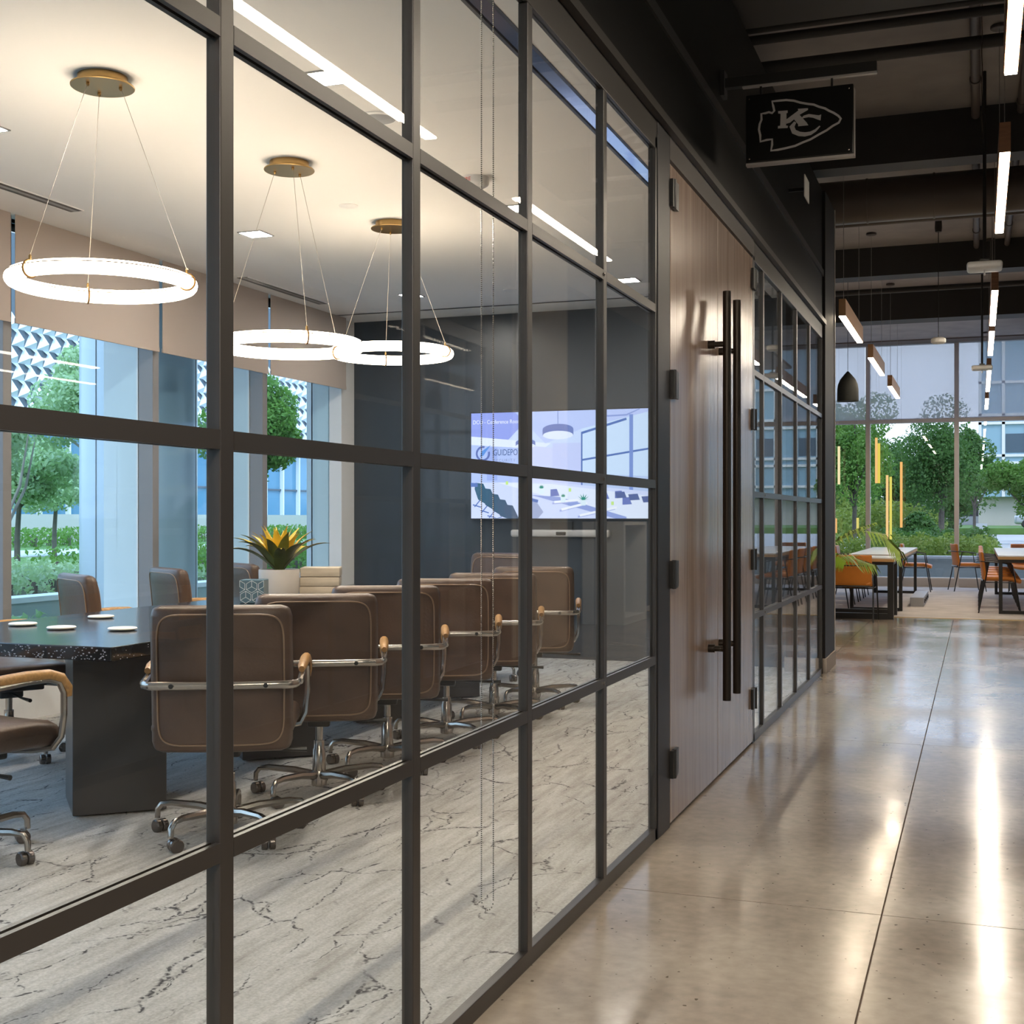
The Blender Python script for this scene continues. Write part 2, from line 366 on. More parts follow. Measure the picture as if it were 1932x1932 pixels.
def glazing(name, label, x, ys, y0, y1, side=1, zr=(.692, 1.367, 2.041), top=2.70, gl=GLASS, jamb=True, m=STEEL):
    """steel framed partition; frame face at x, thickness into -side"""
    w = struct(name, label); w['category'] = 'window'
    a, b = sorted((x, x-side*.028)); gx = x-side*.014; hw = .020
    ed = [y0]+list(ys)+[y1]
    for y in ys:
        B(a, b, y-hw, y+hw, .045, top-.045).build('mullion', m, w, bevel=.002)
    if jamb:
        B(a, b, y0, y0+.04, 0, top).build('jamb', m, w); B(a, b, y1-.04, y1, 0, top).build('jamb', m, w)
    B(a, b, y0, y1, 0, .048).build('sill_rail', m, w, bevel=.002)
    B(a-.0, b+.0, y0, y1, top-.045, top+.065).build('head_rail', m, w, bevel=.002)
    for i in range(len(ed)-1):
        ya = ed[i]+(hw if i else .04 if jamb else 0); yb = ed[i+1]-(hw if i < len(ed)-2 else .04 if jamb else 0)
        zz = [.045]+list(zr)+[top-.045]
        for z in zr:
            q = MB(); q.box(a, gx-.004, ya, yb, z-.016, z+.016); q.box(gx+.004, b, ya, yb, z-.016, z+.016); q.box(gx-.004, gx+.004, ya, yb, z-.010, z+.010)
            q.build('rail', m, w)
        for k in range(len(zz)-1):
            za = zz[k]+(.010 if k else 0); zb = zz[k+1]-(.010 if k < len(zz)-2 else 0)
            B(gx-.003, gx+.003, ya, yb, za, zb).build('glass_pane', gl, w)
    return w
w1 = glazing('window_1', 'black steel grid partition glazing the meeting room', GX, [-.454+.753*k for k in range(7)], -3, 4.80)
B(GX-.034, GX+.004, 4.785, 4.99, 0, 2.765).build('post', STEEL2, w1, bevel=.004)
for z in (.692, 1.367, 2.041):
    MB().lathe([(.0, 0), (.006, .001), (.006, .004), (.0, .005)], (GX, 4.045, z), 10, axis='x').build('screw', CHROME, w1)
w2 = glazing('window_2', 'black steel grid partition beyond the wooden doors', GX, [7.38, 8.095, 8.81, 9.525], 7.02, 10.33)
for z in (.692, 1.367):
    MB().lathe([(.0, 0), (.006, .001), (.006, .004), (.0, .005)], (GX, 7.42, z), 10, axis='x').build('screw', CHROME, w2)
# doors
for k, (nm, y0, y1, lab, hy, hb) in enumerate((('door_1', 5.012, 5.998, 'nearer walnut door leaf with long black bar handle', 5.78, 5.045), ('door_2', 6.004, 6.99, 'farther walnut door leaf with long black bar handle', 5.99+.045, 6.985))):
    d = B(GX-.045, GX, y0, y1, .012, 2.66).build(nm, WALNUT, bevel=.002); skind(d, lab, 'door')
    h = MB().tube([(GX+.085, hy, .405), (GX+.085, hy, 2.27)], .019, 16).build('handle', mat('dark_bronze', (.035, .028, .022), .3, .6), d, smooth=True)
    for z in (.64, 2.03):
        MB().tube([(GX, hy, z), (GX+.085, hy, z)], .013, 12).build('standoff', mat('dark_bronze', (.03, .02, .02)), h, smooth=True)
        MB().tube([(GX, hy, z), (GX+.03, hy, z)],   .019, 12).build('standoff_collar', mat('dark_bronze', (.03, .02, .02)), h, smooth=True)
    for z in (.25, 1.01, 1.775, 2.54):
        q = MB(); q.box(GX+.003, GX+.016, hb-.052, hb+.052, z-.055, z+.055); q.tube([(GX+.014, hb-(.02 if k == 0 else -.02), z-.058), (GX+.014, hb-(.02 if k == 0 else -.02), z+.058)], .009, 10)
        hg = q.build('hinge', BLACKP, d)
        for zz in (-.042, .042): MB().lathe([(.004, 0), (.004, .002), (0, .0025)], (GX+.012, hb+(.012 if k == 0 else -.012), z+zz), 8, axis='x').build('screw', CHROME, hg)
skind(B(GX-.05, GX+.004, 4.99, 7.02, 2.672, 2.765).build('trim_3', mat('satin_dark_header', (.09, .08, .075), .3)), 'satin header panel above the wooden doors', 'trim')
skind(B(GX-.05, GX+.0, 6.992, 7.02, 0, 2.70).build('trim_4', STEEL), 'black jamb beside the farther wooden door', 'trim')

# outer window wall of the meeting room (x = -5.55)
ow = struct('window_3', 'exterior window wall of the meeting room'); ow['category'] = 'window'
GREYM = mat('grey_anodised', (.22, .21, .21), .4)
my = [-1.21, .25, 1.71, 3.17, 4.63, 6.09, 7.55, 9.01]
for y in my:
    B(-5.56, -5.44, y-.035, y+.035, .35, 3.05).build('mullion', GREYM, ow, bevel=.003)
    B(-5.86, -5.57, y-.03, y+.03, .3, 3.2).build('mullion_fin', WHITE, ow)
ed = [-3]+my+[10.35]
for i in range(len(ed)-1):
    B(-5.585, -5.575, ed[i], ed[i+1], .37, 3.05).build('glass_pane', GLASS_OUT, ow)
B(-5.7, -5.45, -3, 10.6, .0, .35).build('knee_wall', WHITE, ow)
B(-5.66, -5.42, -3, 10.6, .35, .372).build('sill', WHITE, ow)
B(-5.75, -5.45, 10.35, 10.6, 0, 3.05).build('corner_pier', WHITE, ow)
B(-5.75, -5.5, -3, 10.6, 3.05, 4.4).build('spandrel', WHITE, ow)
skind(B(-5.95, -5.75, 10.6, 24, 0, 4.4).build('wall_left', WHITE), 'white side wall of the seating area', 'wall')
SHADE = fabric_sheer('shade_fabric', (.60, .50, .43), .96)
sh0 = None
names = {3.17: None}
labs = ['roller shade at the left edge of the photograph', 'roller shade above the granite table end', 'roller shade in the bay left of the round column', 'roller shade in the bay of the column', 'roller shade in the bay nearest the slate wall', ]
bays = [(3.17, 4.63), (4.63, 6.09), (6.09, 7.55), (7.55, 9.01), (9.01, 10.36)]
for i, (a, b) in enumerate(bays):
    t = thing('roller_shade', 'beige '+labs[i], 'shade', (-5.40, (a+b)/2, 3.05), 0, 'roller shades along the meeting room windows')
    hw = (b-a)/2-.02
    B(-.002, .002, -hw, hw, -.62, -.0).build('fabric', SHADE, t)
    B(-.006, .006, -hw, hw, -.65, -.62).build('hem_bar', SHADE, t)

# far window wall (y = 23.9)
FW = mat('pale_mullion_paint', (.60, .55, .52), .4)
fw = struct('window_4', 'tall window wall at the end of the seating area'); fw['category'] = 'window'
mxs = [-5.0, -3.40, -1.878, -.362, 1.16, 2.68, 4.2, 5.7]
for x in mxs: B(x-.04, x+.04, 23.82, 23.95, .0, 4.36).build('mullion', FW, fw, bevel=.004)
ex = [-6]+mxs+[7]
for i in range(len(ex)-1):
    x0, x1 = ex[i]+.04, ex[i+1]-.04
    B(x0, x1, 23.83, 23.93, 2.93, 3.01).build('transom', FW, fw)
    B(x0, x1, 23.88, 23.89, .16, 2.93).build('glass_pane', GLASS_FAR, fw)
    B(x0, x1, 23.88, 23.89, 3.01, 4.33).build('glass_pane', GLASS_FAR, fw)
    B(x0, x1, 23.80, 24.0, .0, .15).build('kerb', mat('pale_kerb', (.5, .46, .44), .5), fw)
    B(x0, x1, 23.80, 23.93, .15, .17).build('sill', WHITE, fw)
SHADE2 = fabric_sheer('sheer_shade_fabric', (.60, .60, .66), .50)
for i, (x0, x1, lb) in enumerate(((-3.36, -1.92, 'left of the first pale mullion'), (-1.84, -.40, 'between the two pale mullions'), (-.32, 1.12, 'right of the second pale mullion'))):
    t = thing('sheer_shade', 'translucent grey shade over the upper far window, '+lb, 'shade', ((x0+x1)/2, 23.78, 4.33), 0, 'sheer shades over the far window')
    h = (x1-x0)/2; B(-h, h, -.002, .002, -1.34, 0).build('fabric', SHADE2, t); B(-h, h, -.006, .006, -1.375, -1.34).build('hem_bar', FW, t)
skind(B(6.9, 7.1, 10.8, 24, 0, 4.4).build('wall_right', mat('warm_white_wall', (.6, .57, .54), .7)), 'right wall of the seating area', 'wall')

# ================================================================== meeting room: table and chairs
tb = thing('conference_table', 'long black speckled stone conference table on angular grey legs', 'table', (-3.76, 6.2, 0))
def tabletop():
    q = MB(); y0, y1 = 4.06-6.2, 8.6-6.2
    q.prism([(-.63, y0), (.63, y0), (.63, y1), (-.63, y1)], .684, .74); return q
tabletop().build('tabletop', GRANITE, tb, bevel=.004)
SPK = mat('stone_edge_speckle', (.5, .5, .55), .5)
q = MB()
for k in range(420):
    if k % 3: x = random.uniform(-.62, .62); y = -2.142; z = .69+.045*random.random()**1.6; s_ = random.uniform(.0012, .0035); q.box(x-s_, x+s_, y, y+.003, z-s_*.7, z+s_*.7)
    else: y = random.uniform(-2.13, 0); x = .629; z = .69+.04*random.random()**1.6; s_ = random.uniform(.001, .003); q.box(x, x+.002, y-s_, y+s_, z-s_*.7, z+s_*.7)
q.build('edge_speckles', SPK, tb, kind='stuff')
for yc in (4.565, 5.85, 7.1, 8.15):
    y = yc-6.2; x = -3.49+3.76
    q = MB(); q.prism([(x, y-.285), (x+.28, y-.035), (x+.0, y+.27), (x-.27, y)], .012, .684)
    q.build('leg', LAMIN, tb, bevel=.004)

def swivel_chair(label, rz, loc, lea=LEATHER, group='leather swivel chairs around the conference table'):
    t = thing('swivel_chair', label, 'chair', loc, rz, group)
    def bend(x, y, z):
        zz = z+.64
        return (x*(1-.03*abs(zz-.7)), y-.215-.16*(zz-.45)*max(0, zz-.35)+.45*x*x+.012*math.cos(x*9)*(1 if y > 0 else 0), zz)
    MB().rbox((.262, .045, .275), .042, seg=(8, 1, 8), fn=bend).build('backrest', lea, t, smooth=True)
    b = t.children[0] if t.children else None
    # piping loops on both faces of the back pad
    for sy in (-1, 1):
        pts = []
        for a in range(40):
            th = 2*PI*a/40; cx = math.copysign(abs(math.cos(th))**.25, math.cos(th)); cz = math.copysign(abs(math.sin(th))**.25, math.sin(th))
            pts.append(bend(cx*.232, sy*.0455, cz*.243))
        MB().tube(pts, .0038, 5, closed=True).build('piping', PIPING, t, smooth=True)
    def sb(x, y, z):
        return (x, y+.02, z+.445-.35*max(0, abs(y)-.16)**2*6*(1 if y > 0 else -.3)-.12*x*x*(-1))
    MB().rbox((.262, .255, .05), .045, seg=(6, 6, 1), fn=sb).build('seat', lea, t, smooth=True)
    # seat piping
    pts = [sb(math.copysign(abs(math.cos(2*PI*a/36))**.3, math.cos(2*PI*a/36))*.25, math.copysign(abs(math.sin(2*PI*a/36))**.3, math.sin(2*PI*a/36))*.243, .03) for a in range(36)]
    MB().tube(pts, .0035, 5, closed=True).build('seat_piping', PIPING, t, smooth=True)
    # frame: flat bar behind the back that turns into the arms
    zb = .625; yb = -.335
    bar = [(-.285, -.20, zb), (-.278, -.27, zb), (-.25, -.30, zb)]+[(x, yb+.02+.35*x*x, zb) for x in (-.19, -.1, 0, .1, .19)]+[(.25, -.30, zb), (.278, -.27, zb), (.285, -.20, zb)]
    MB().tube(bar, .013, 8, flat=(.7, 1.15)).build('back_bar', CHROME, t, smooth=True)
    for sx in (-.17, .17): MB().lathe([(0, -.004), (.009, -.003), (.009, 0)], (sx, yb+.008+.35*.17*.17, zb), 10, axis='y').build('bolt', BLACKP, t)
    for sx in (-1, 1):
        X = .288*sx
        arm = [(X, -.21, zb), (X, -.05, .645), (X, .10, .655), (X, .18, .655), (X, .225, .64), (X, .245, .60), (X, .245, .52), (X*.97, .24, .44), (X*.9, .22, .40), (X*.6, .2, .385), (X*.3, .15, .385)]
        MB().tube(arm, .0125, 8).build('arm_frame', CHROME, t, smooth=True)
        pad = [(X, -.12, .660), (X, -.05, .668), (X, .08, .674), (X, .18, .672), (X, .232, .655), (X, .262, .615), (X, .266, .585)]
        MB().tube(pad, [.012, .019, .020, .020, .020, .019, .013], 10).build('armrest', OAKARM, t, smooth=True)
    q = MB(); q.rbox((.10, .13, .022), .01, (0, .02, .375), (2, 2, 1)); q.rbox((.05, .06, .025), .01, (0, 0, .34), (1, 1, 1)); q.build('mechanism', BLACKP, t, smooth=True)
    MB().tube([(.05, 0, .34), (.20, 0, .333), (.30, .01, .33)], [.006, .006, .010], 8).build('lever', BLACKP, t, smooth=True)
    q = MB(); q.lathe([(.017, .20), (.017, .34)], n=16); q.lathe([(.027, .10), (.030, .12), (.028, .21), (.024, .215), (.024, .25)], n=16); q.lathe([(.02, .045), (.034, .05), (.036, .10), (.03, .115)], n=16)
    q.build('column', CHROME, t, smooth=True)
    for k in range(5):
        a = 2*PI*k/5+.3; c, s_ = math.cos(a), math.sin(a)
        P = [(r*c, r*s_, z) for r, z in ((.025, .095), (.12, .112), (.24, .118), (.285, .112), (.302, .09), (.304, .055))]
        lg = MB().tube(P, [.019, .016, .0135, .012, .0115, .011], 8, flat=(1, 1)).build('leg', CHROME, t, smooth=True)
        ca = a+1.1; w = MB()
        for sgn in (-1, 1):
            w.lathe([(.0, -.012), (.022, -.012), (.0265, -.008), (.0265, .008), (.022, .012), (.0, .012)], (0, 0, 0), 16, axis='x')
            n0 = len(w.v)-16*6
            for i in range(n0, len(w.v)):
                x, y, z = w.v[i]; x += sgn*.014; w.v[i] = (.304*c+x*math.cos(ca)-y*math.sin(ca)+.018*math.cos(ca+PI/2), .304*s_+x*math.sin(ca)+y*math.cos(ca)+.018*math.sin(ca+PI/2), z+.0265)
        w.build('caster', mat('gunmetal', (.16, .14, .13), .25, .9), lg, smooth=True)
    return t
NG = 'leather swivel chairs on the corridor side of the conference table'
c0 = swivel_chair('worn brown leather swivel chair crossed by the leftmost full mullion, first of its row', math.radians(26), (-2.74, 4.27, 0), group=NG)
for x, y, a, z, lb in ((-2.755, 5.02, 26, 1.0, 'brown leather swivel chair second from the near end on the corridor side'),
                       (-2.757, 5.72, 24, 1.0, 'brown leather swivel chair third from the near end on the corridor side'),
                       (-2.757, 6.47, 21, 1.0, 'brown leather swivel chair fourth from the near end on the corridor side'),
                       (-2.757, 7.2, 19, 1.0, 'brown leather swivel chair fifth from the near end, half behind its neighbour'),
                       (-2.757, 7.96, 17, 1.01, 'dark brown leather swivel chair below the television, farthest on the corridor side')):
    dup(c0, (x, y, 0), math.radians(a), lb, sc=(1, 1, z))
dup(c0, (-3.47, 3.62, 0), math.radians(-12), 'brown leather swivel chair at the near table head, seat and oak arm in view', 'leather swivel chairs at the ends of the conference table')
dup(c0, (-3.55, 9.12, 0), math.radians(172), 'tan leather swivel chair at the far table head, facing the camera', 'leather swivel chairs at the ends of the conference table', (1, 1, 1.05))
for x, y, a, lb in ((-4.68, 5.25, -31, 'swivel chair, window side, cut by the left edge, seat under table'), (-4.76, 6.22, -33, 'swivel chair on the window side in front of the white window fin'),
                    (-4.80, 7.16, -33, 'swivel chair on the window side in front of the round column'), (-4.82, 8.05, -33, 'swivel chair on the window side behind the potted bromeliad')):
    dup(c0, (x, y, 0), math.radians(a), 'brown leather '+lb, 'leather swivel chairs on the window side of the conference table')

for i, (x, y, lb) in enumerate(((-4.09, 5.227, 'rearmost white disc coaster on the stone table'), (-3.849, 4.646, 'white disc coaster nearest the table end, middle of three'), (-3.559, 4.695, 'white disc coaster nearest the corner of the stone table'), (-4.149, 4.744, 'leftmost white disc coaster on the stone table'))):
    q = MB(); q.lathe([(.052, 0), (.062, .003), (.064, .008), (.060, .012), (0, .0125)], n=32)
    tag(q.build('disc_coaster', mat('ivory_ceramic', (.80, .76, .70), .35), loc=(x, y, .741), smooth=True), lb, 'coaster', 'white disc coasters on the conference table')

# bromeliad
pl = thing('potted_bromeliad', 'yellow and green bromeliad in an off white round pot on the table', 'plant', (-4.16, 7.06, .74))
q = MB(); q.lathe([(.105, 0), (.122, .006), (.128, .06), (.129, .165), (.127, .172), (.118, .170), (.114, .14), (0, .14)], n=40)
q.build('pot', mat('off_white_pot', (.62, .57, .52), .7, noise=.12, nscale=9), pl, smooth=True)
MB().lathe([(.113, .141), (.0, .15)], n=24).build('soil', mat('soil', (.08, .05, .03), .9), pl)
LG = mat('bromeliad_green', (.15, .19, .055), .4, noise=.35, nscale=14); LY = mat('bromeliad_yellow', (.80, .52, .06), .4, col2=(.55, .42, .05), nscale=10)
def blade(L, a, el, droop, w, mats):
    n = 9; v = []; f = []
    for i in range(n+1):
        t = i/n; e = el-droop*t*t; 
        if i == 0: r, z = .01, 0
        else: r += L/n*math.cos(e); z += L/n*math.sin(e)
        ww = w*(.45+1.1*math.sin(PI*min(1, t*.9+.12)))*(1-t**4)*.75+.0008
        nx, ny = -math.sin(a), math.cos(a)
        for k, s_ in enumerate((-1, 0, 1)):
            rr = r; zz = z+(.28*ww if s_ else -.12*ww)
            v.append((rr*math.cos(a)+nx*s_*ww, rr*math.sin(a)+ny*s_*ww, zz+.15))
            v.append((rr*math.cos(a)+nx*s_*ww, rr*math.sin(a)+ny*s_*ww, zz+.1475))
    q = MB()
    fs = []; ms = []
    for i in range(n):
        for k in range(2):
            a0 = i*6+k*2; b0 = (i+1)*6+k*2
            q_ = (a0, a0+2, b0+2, b0); fs.append(q_[::-1]); ms.append(1)
            q_ = (a0+1, a0+3, b0+3, b0+1); fs.append(q_); ms.append(0)
    o = len(q.v); q.v += v; q.f += [tuple(reversed(x)) if m_ == 1 else x for x, m_ in zip(fs, ms)]; q.m += ms
    return q.build('leaf', mats, pl, smooth=True)
for k in range(34):
    ring = k/34; a = k*2.399963
    el = math.radians(88-42*ring**.9); L = .29+.10*ring+random.uniform(-.03, .02)
    blade(L, a, el, math.radians(18+42*ring), .031+.007*random.random(), [LG if ring > .45 else LY, LY])
# cream stone boxes, stacked
CREAM = mat('cream_travertine', (.62, .53, .41), .7, noise=.18, nscale=6, nstretch=(1, 1, 10))
for i, (z0, z1, lb) in enumerate(((0, .058, 'bottom cream stone box of the stack beside the bromeliad'), (.060, .118, 'middle cream stone box of the stack beside the bromeliad'), (.120, .178, 'top cream stone box of the stack beside the bromeliad'))):
    q = MB(); q.rbox((.125, .12, (z1-z0)/2), .006, (0, 0, 0), (1, 1, 1))
    tag(q.build('stone_box', CREAM, loc=(-3.985+.003*i, 7.28, .741+(z0+z1)/2), smooth=True), lb, 'box', 'cream boxes stacked on the table').rotation_euler = (0, 0, .42)
# blue box with white hexagon lines
pb = thing('patterned_box', 'blue grey cube box with thin white hexagon line pattern on the table', 'box', (-3.985, 6.48, .741), .34)
B(-.07, .07, -.07, .07, 0, .135).build('box_body', mat('blue_grey_glaze', (.10, .17, .21), .25), pb, bevel=.003)
q = MB()
def ln(u0, v0, u1, v1, w=.0011):
    d = math.hypot(u1-u0, v1-v0) or 1; nx, nz = -(v1-v0)/d*w, (u1-u0)/d*w
    for yy, fl_ in ((-.0712, 0),):
        q.add([(u0+nx, yy, v0+nz), (u1+nx, yy, v1+nz), (u1-nx, yy, v1-nz), (u0-nx, yy, v0-nz), (u0+nx, -.070, v0+nz), (u1+nx, -.070, v1+nz), (u1-nx, -.070, v1-nz), (u0-nx, -.070, v0-nz)], [(3, 2, 1, 0), (0, 1, 5, 4), (2, 3, 7, 6)])
R_ = .035
for (cx, cz) in ((-.035, .035), (.035, .035), (0, .096), (-.07+.0, .096), (.07, .096)):
    for k in range(3):
        a = math.radians(90+120*k); e = (cx+R_*math.cos(a), cz+R_*math.sin(a))
        if abs(e[0]) <= .07 and 0 <= e[1] <= .135 and abs(cx) <= .07: ln(cx, cz, *e)
    for k in range(6):
        a = math.radians(30+60*k); b_ = a+PI/3; p0 = (cx+R_*math.cos(a), cz+R_*math.sin(a)); p1 = (cx+R_*math.cos(b_), cz+R_*math.sin(b_))
        if all(abs(p[0]) <= .07 and 0 <= p[1] <= .135 for p in (p0, p1)): ln(*p0, *p1)
q.build('line_pattern', mat('white_print', (.75, .8, .82), .4), pb)

# ================================================================== ring pendants
def ring_pendant(loc, zr, off, label):
    t = thing('ring_pendant', label, 'pendant lamp', loc, 0, 'glowing ring pendants over the conference table')
    q = MB(); q.lathe([(.100, 0), (.100, -.036), (.102, -.036)], n=40); q.build('canopy', BRONZE, t, smooth=True)
    MB().lathe([(.126, -.036), (.128, -.038), (.128, -.042), (.126, -.044), (0, -.044)], n=48).build('canopy_plate', BRONZE, t, smooth=True)
    h = zr-loc[2]; R = .35; n = 72
    P = [(R*math.cos(2*PI*k/n), R*math.sin(2*PI*k/n), h) for k in range(n)]
    MB().tube(P, .030, 14, closed=True).build('glow_ring', RING, t, smooth=True)
    for rr in (R+.0268, R-.0268):
        MB().tube([(rr*math.cos(2*PI*k/n), rr*math.sin(2*PI*k/n), h+.0155) for k in range(n)], .0022, 5, closed=True).build('seam_band', mat('dark_seam', (.05, .03, .015), .9, spec=.1), t)
    for k in range(3):
        a = off-2*PI*k/3; c, s_ = math.cos(a), math.sin(a)
        ring = [((R+.033*math.cos(b))*c, (R+.033*math.cos(b))*s_, h+.033*math.sin(b)) for b in [2*PI*j/16 for j in range(16)]]
        cl = MB().tube(ring, .005, 6, closed=True).build('clip', mat('antique_brass', (.16, .08, .02), .5, .6), t, smooth=True)
        MB().lathe([(.006, .03), (.006, .05), (.003, .055)], (R*c, R*s_, h), 8).build('clip_boss', BRONZE, cl)
        MB().tube([(.075*c, .075*s_, -.044), (R*c, R*s_, h+.052)], .0013, 5).build('cable', mat('cable_steel', (.45, .40, .34), .4, .6), t)
        MB().lathe([(.007, -.044), (.007, -.052), (.003, -.060)], (.075*c, .075*s_, 0), 8).build('cable_gland', BRONZE, t)
VD = math.radians(90+38)
ring_pendant((-3.38, 4.33, 3.05), 2.205, math.radians(90+38+10), 'largest glowing ring pendant, at the left over the near table end')
ring_pendant((-3.30, 5.70, 3.05), 2.115, math.radians(90+29-45), 'glowing ring pendant in the middle of three, behind the thick mullion')
ring_pendant((-3.38, 7.075, 3.05), 2.245, math.radians(90+25+7), 'farthest and smallest glowing ring pendant, nearest the slate wall')

# recessed ceiling items
for x, y, lb in ((-4.33, 4.69, 'cut by the left edge of the photograph'), (-2.51, 4.65, 'above the near chairs beside the glass'), (-4.33, 7.06, 'between the first and second ring pendants'), (-2.53, 7.0, 'beside the bead chain'),
                 (-4.34, 9.45, 'above the farthest ring pendant'), (-2.51, 9.41, 'above the television near the black post')):
    t = thing('square_downlight', 'square recessed ceiling downlight '+lb, 'ceiling light', (x, y, 3.05), 0, 'square downlights in the meeting room ceiling')
    q = MB(); 
    for a in ((-.085, .085, -.085, -.075), (-.085, .085, .075, .085), (-.085, -.075, -.075, .075), (.075, .085, -.075, .075)): q.box(a[0], a[1], a[2], a[3], -.006, .0)
    q.build('frame', mat('grey_trim', (.3, .3, .3), .5), t); B(-.075, .075, -.075, .075, -.003, -.0005).build('diffuser', LEDW, t)
for x, y0, y1, lb in ((-5.0, 3.6, 6.17, 'above the left window bays'), (-5.21, 8.3, 9.57, 'behind the middle ring pendant')):
    t = thing('linear_diffuser', 'black linear air slot '+lb, 'air vent', (x, (y0+y1)/2, 3.05)); h = (y1-y0)/2
    for k in (-1, 1): B(k*.03-.016, k*.03+.016, -h, h, -.004, -.0005).build('slot', BLACKP, t)
    B(-.052, -.046, -h, h, -.006, 0).build('flange', WHITE, t); B(.046, .052, -h, h, -.006, 0).build('flange', WHITE, t); B(-.014, .014, -h, h, -.005, 0).build('blade', mat('grey_trim', (.3, .3, .3)), t)
t = thing('ceiling_slot', 'recessed shade pocket with bluish metal strip along the glass partition', 'shade pocket', (-1.65, 3.6, 3.05))
B(-.05, -.035, -6.5, 6.5, -.002, .012).build('pocket_edge', BLACKP, t); B(.035, .05, -6.5, 6.5, -.002, .012).build('pocket_edge', BLACKP, t)
B(-.035, .035, -6.5, 6.5, .004, .012).build('pocket_strip', mat('blued_aluminium', (.55, .62, .8), .12, 1), t)  # reflected blue is put into the metal colour
B(-5.4, -1.75, 10.15, 10.21, 3.052, 3.06).build('ceiling_reveal', BLACKP, CEILB)
t = thing('smoke_detector', 'white ceiling fire detector with red lettering beside the bead chain', 'smoke detector', (-2.52, 6.3, 3.05))
MB().lathe([(.075, 0), (.075, -.035), (.07, -.045), (.045, -.055), (.04, -.075), (0, -.08)], n=28).build('housing', SPOTGRAY, t, smooth=True)
def text(body, size, loc, rot, m, name='lettering', parent=None, ext=.0004, align='LEFT', sx=1, spacing=1):
    c = bpy.data.curves.new(name, 'FONT'); c.body = body; c.size = size; c.extrude = ext; c.align_x = align; c.space_character = spacing; c.resolution_u = 3
    c.materials.append(m); o = bpy.data.objects.new(name, c); COL.objects.link(o); o.location = loc; o.rotation_euler = rot; o.scale = (sx, 1, 1)
    me = bpy.data.meshes.new_from_object(o); bpy.data.objects.remove(o); o = bpy.data.objects.new(name, me); COL.objects.link(o); o.location = loc; o.rotation_euler = rot; o.scale = (sx, 1, 1)
    if parent: o.parent = parent
    return o
RED = mat('red_print', (.6, .03, .02), .5)
text('FIRE', .028, (-.045, -.0765, -.032), (PI/2, 0, math.radians(0)), RED, parent=t)
for x, y, lb in ((-3.436, 6.61, 'small round ceiling cover between the second and third ring pendants'), (-3.5, 9.5, 'small round ceiling cover right of the bead chain, near the slate wall')):
    tag(MB().lathe([(.055, 0), (.055, -.004), (.045, -.007), (0, -.007)], n=24).build('sprinkler_cover', SPOTGRAY, loc=(x, y, 3.05), smooth=True), 'white '+lb, 'sprinkler cover', 'sprinkler covers')
t = thing('ceiling_speaker', 'round grey ceiling speaker near the second mullion', 'speaker', (-2.55, 5.2, 3.05))
MB().lathe([(.095, 0), (.095, -.005), (.085, -.008)], n=32).build('speaker_rim', SPOTGRAY, t, smooth=True); MB().lathe([(.084, -.006), (.06, -.012), (0, -.016)], n=32).build('grille', mat('grey_grille', (.3, .3, .31), .6), t, smooth=True)
# bead chain
q = MB(); P = []
z = 2.99
while z > .19: P.append((-1.285, 3.26, z)); z -= .0056
for k in range(9): a = PI*k/8; P.append((-1.2675-.0175*math.cos(a), 3.26, .19-.03*math.sin(a)))
z = .19
while z < 2.99: P.append((-1.25, 3.26, z)); z += .0056
oct_v = [(1, 0, 0), (-1, 0, 0), (0, 1, 0), (0, -1, 0), (0, 0, 1), (0, 0, -1)]; oct_f = [(0, 2, 4), (2, 1, 4), (1, 3, 4), (3, 0, 4), (2, 0, 5), (1, 2, 5), (3, 1, 5), (0, 3, 5)]
for p in P: q.add([(p[0]+a*0.0027, p[1]+b*0.0027, p[2]+c*0.0027) for a, b, c in oct_v], oct_f)
bc = thing('bead_chain', 'looped steel bead chain hanging inside the glass from the shade', 'chain', (0, 0, 0))
q.build('beads', CHROME, bc, smooth=True, kind='stuff')
MB().tube([(-1.285, 3.26, 2.99), (-1.285, 3.26, .19)], .0006, 4).build('cord', SPOTGRAY, bc)
B(-1.30, -1.235, 3.22, 3.30, 2.99, 3.05).build('clutch', SPOTGRAY, bc)

# ================================================================== television
tv = thing('television', 'large wall television showing a blue tinted meeting room picture', 'television', (-3.415, 10.572, 1.23))
TW, TH = .83, .935
B(-TW-.012, TW+.012, -.05, -.0, -.012, TH+.012).build('bezel', BLACKP, tv, bevel=.003)
TC = {}
def scol(c, s_=.52):
    key = 'screen_%02d_%02d_%02d' % tuple(int(x*99) for x in c)
    return emis(key, c, s_)
B(-.4, .4, .001, .026, .2, .7).build('wall_mount', BLACKP, tv)
lay = [0]
def spoly(pts, c, name='screen_shape'):
    lay[0] += 1; y = -.0505-.00012*lay[0]
    v = [(-TW+2*TW*min(1, max(0, s_)), y, TH*(1-min(1, max(0, t_)))) for s_, t_ in pts]
    n = len(v); a = sum(v[i][0]*v[(i+1) % n][2]-v[(i+1) % n][0]*v[i][2] for i in range(n))
    q = MB(); q.add(v, [tuple(range(n)) if a > 0 else tuple(range(n))[::-1]]); return q.build(name, scol(c), tv)
def L1(s0, t0, s1, t1, w, c):
    d = math.hypot(s1-s0, (t1-t0)*.56) or 1; nx, ny = -(t1-t0)*.56/d*w, (s1-s0)/d*w/.56*.56*1.78
    spoly([(s0+nx, t0+ny), (s1+nx, t1+ny), (s1-nx, t1-ny), (s0-nx, t0-ny)], c)
def ell(cx, cy, rx, ry, a0=0, a1=2*PI, n=20): return [(cx+rx*math.cos(a0+(a1-a0)*k/n), cy+ry*math.sin(a0+(a1-a0)*k/n)) for k in range(n)]
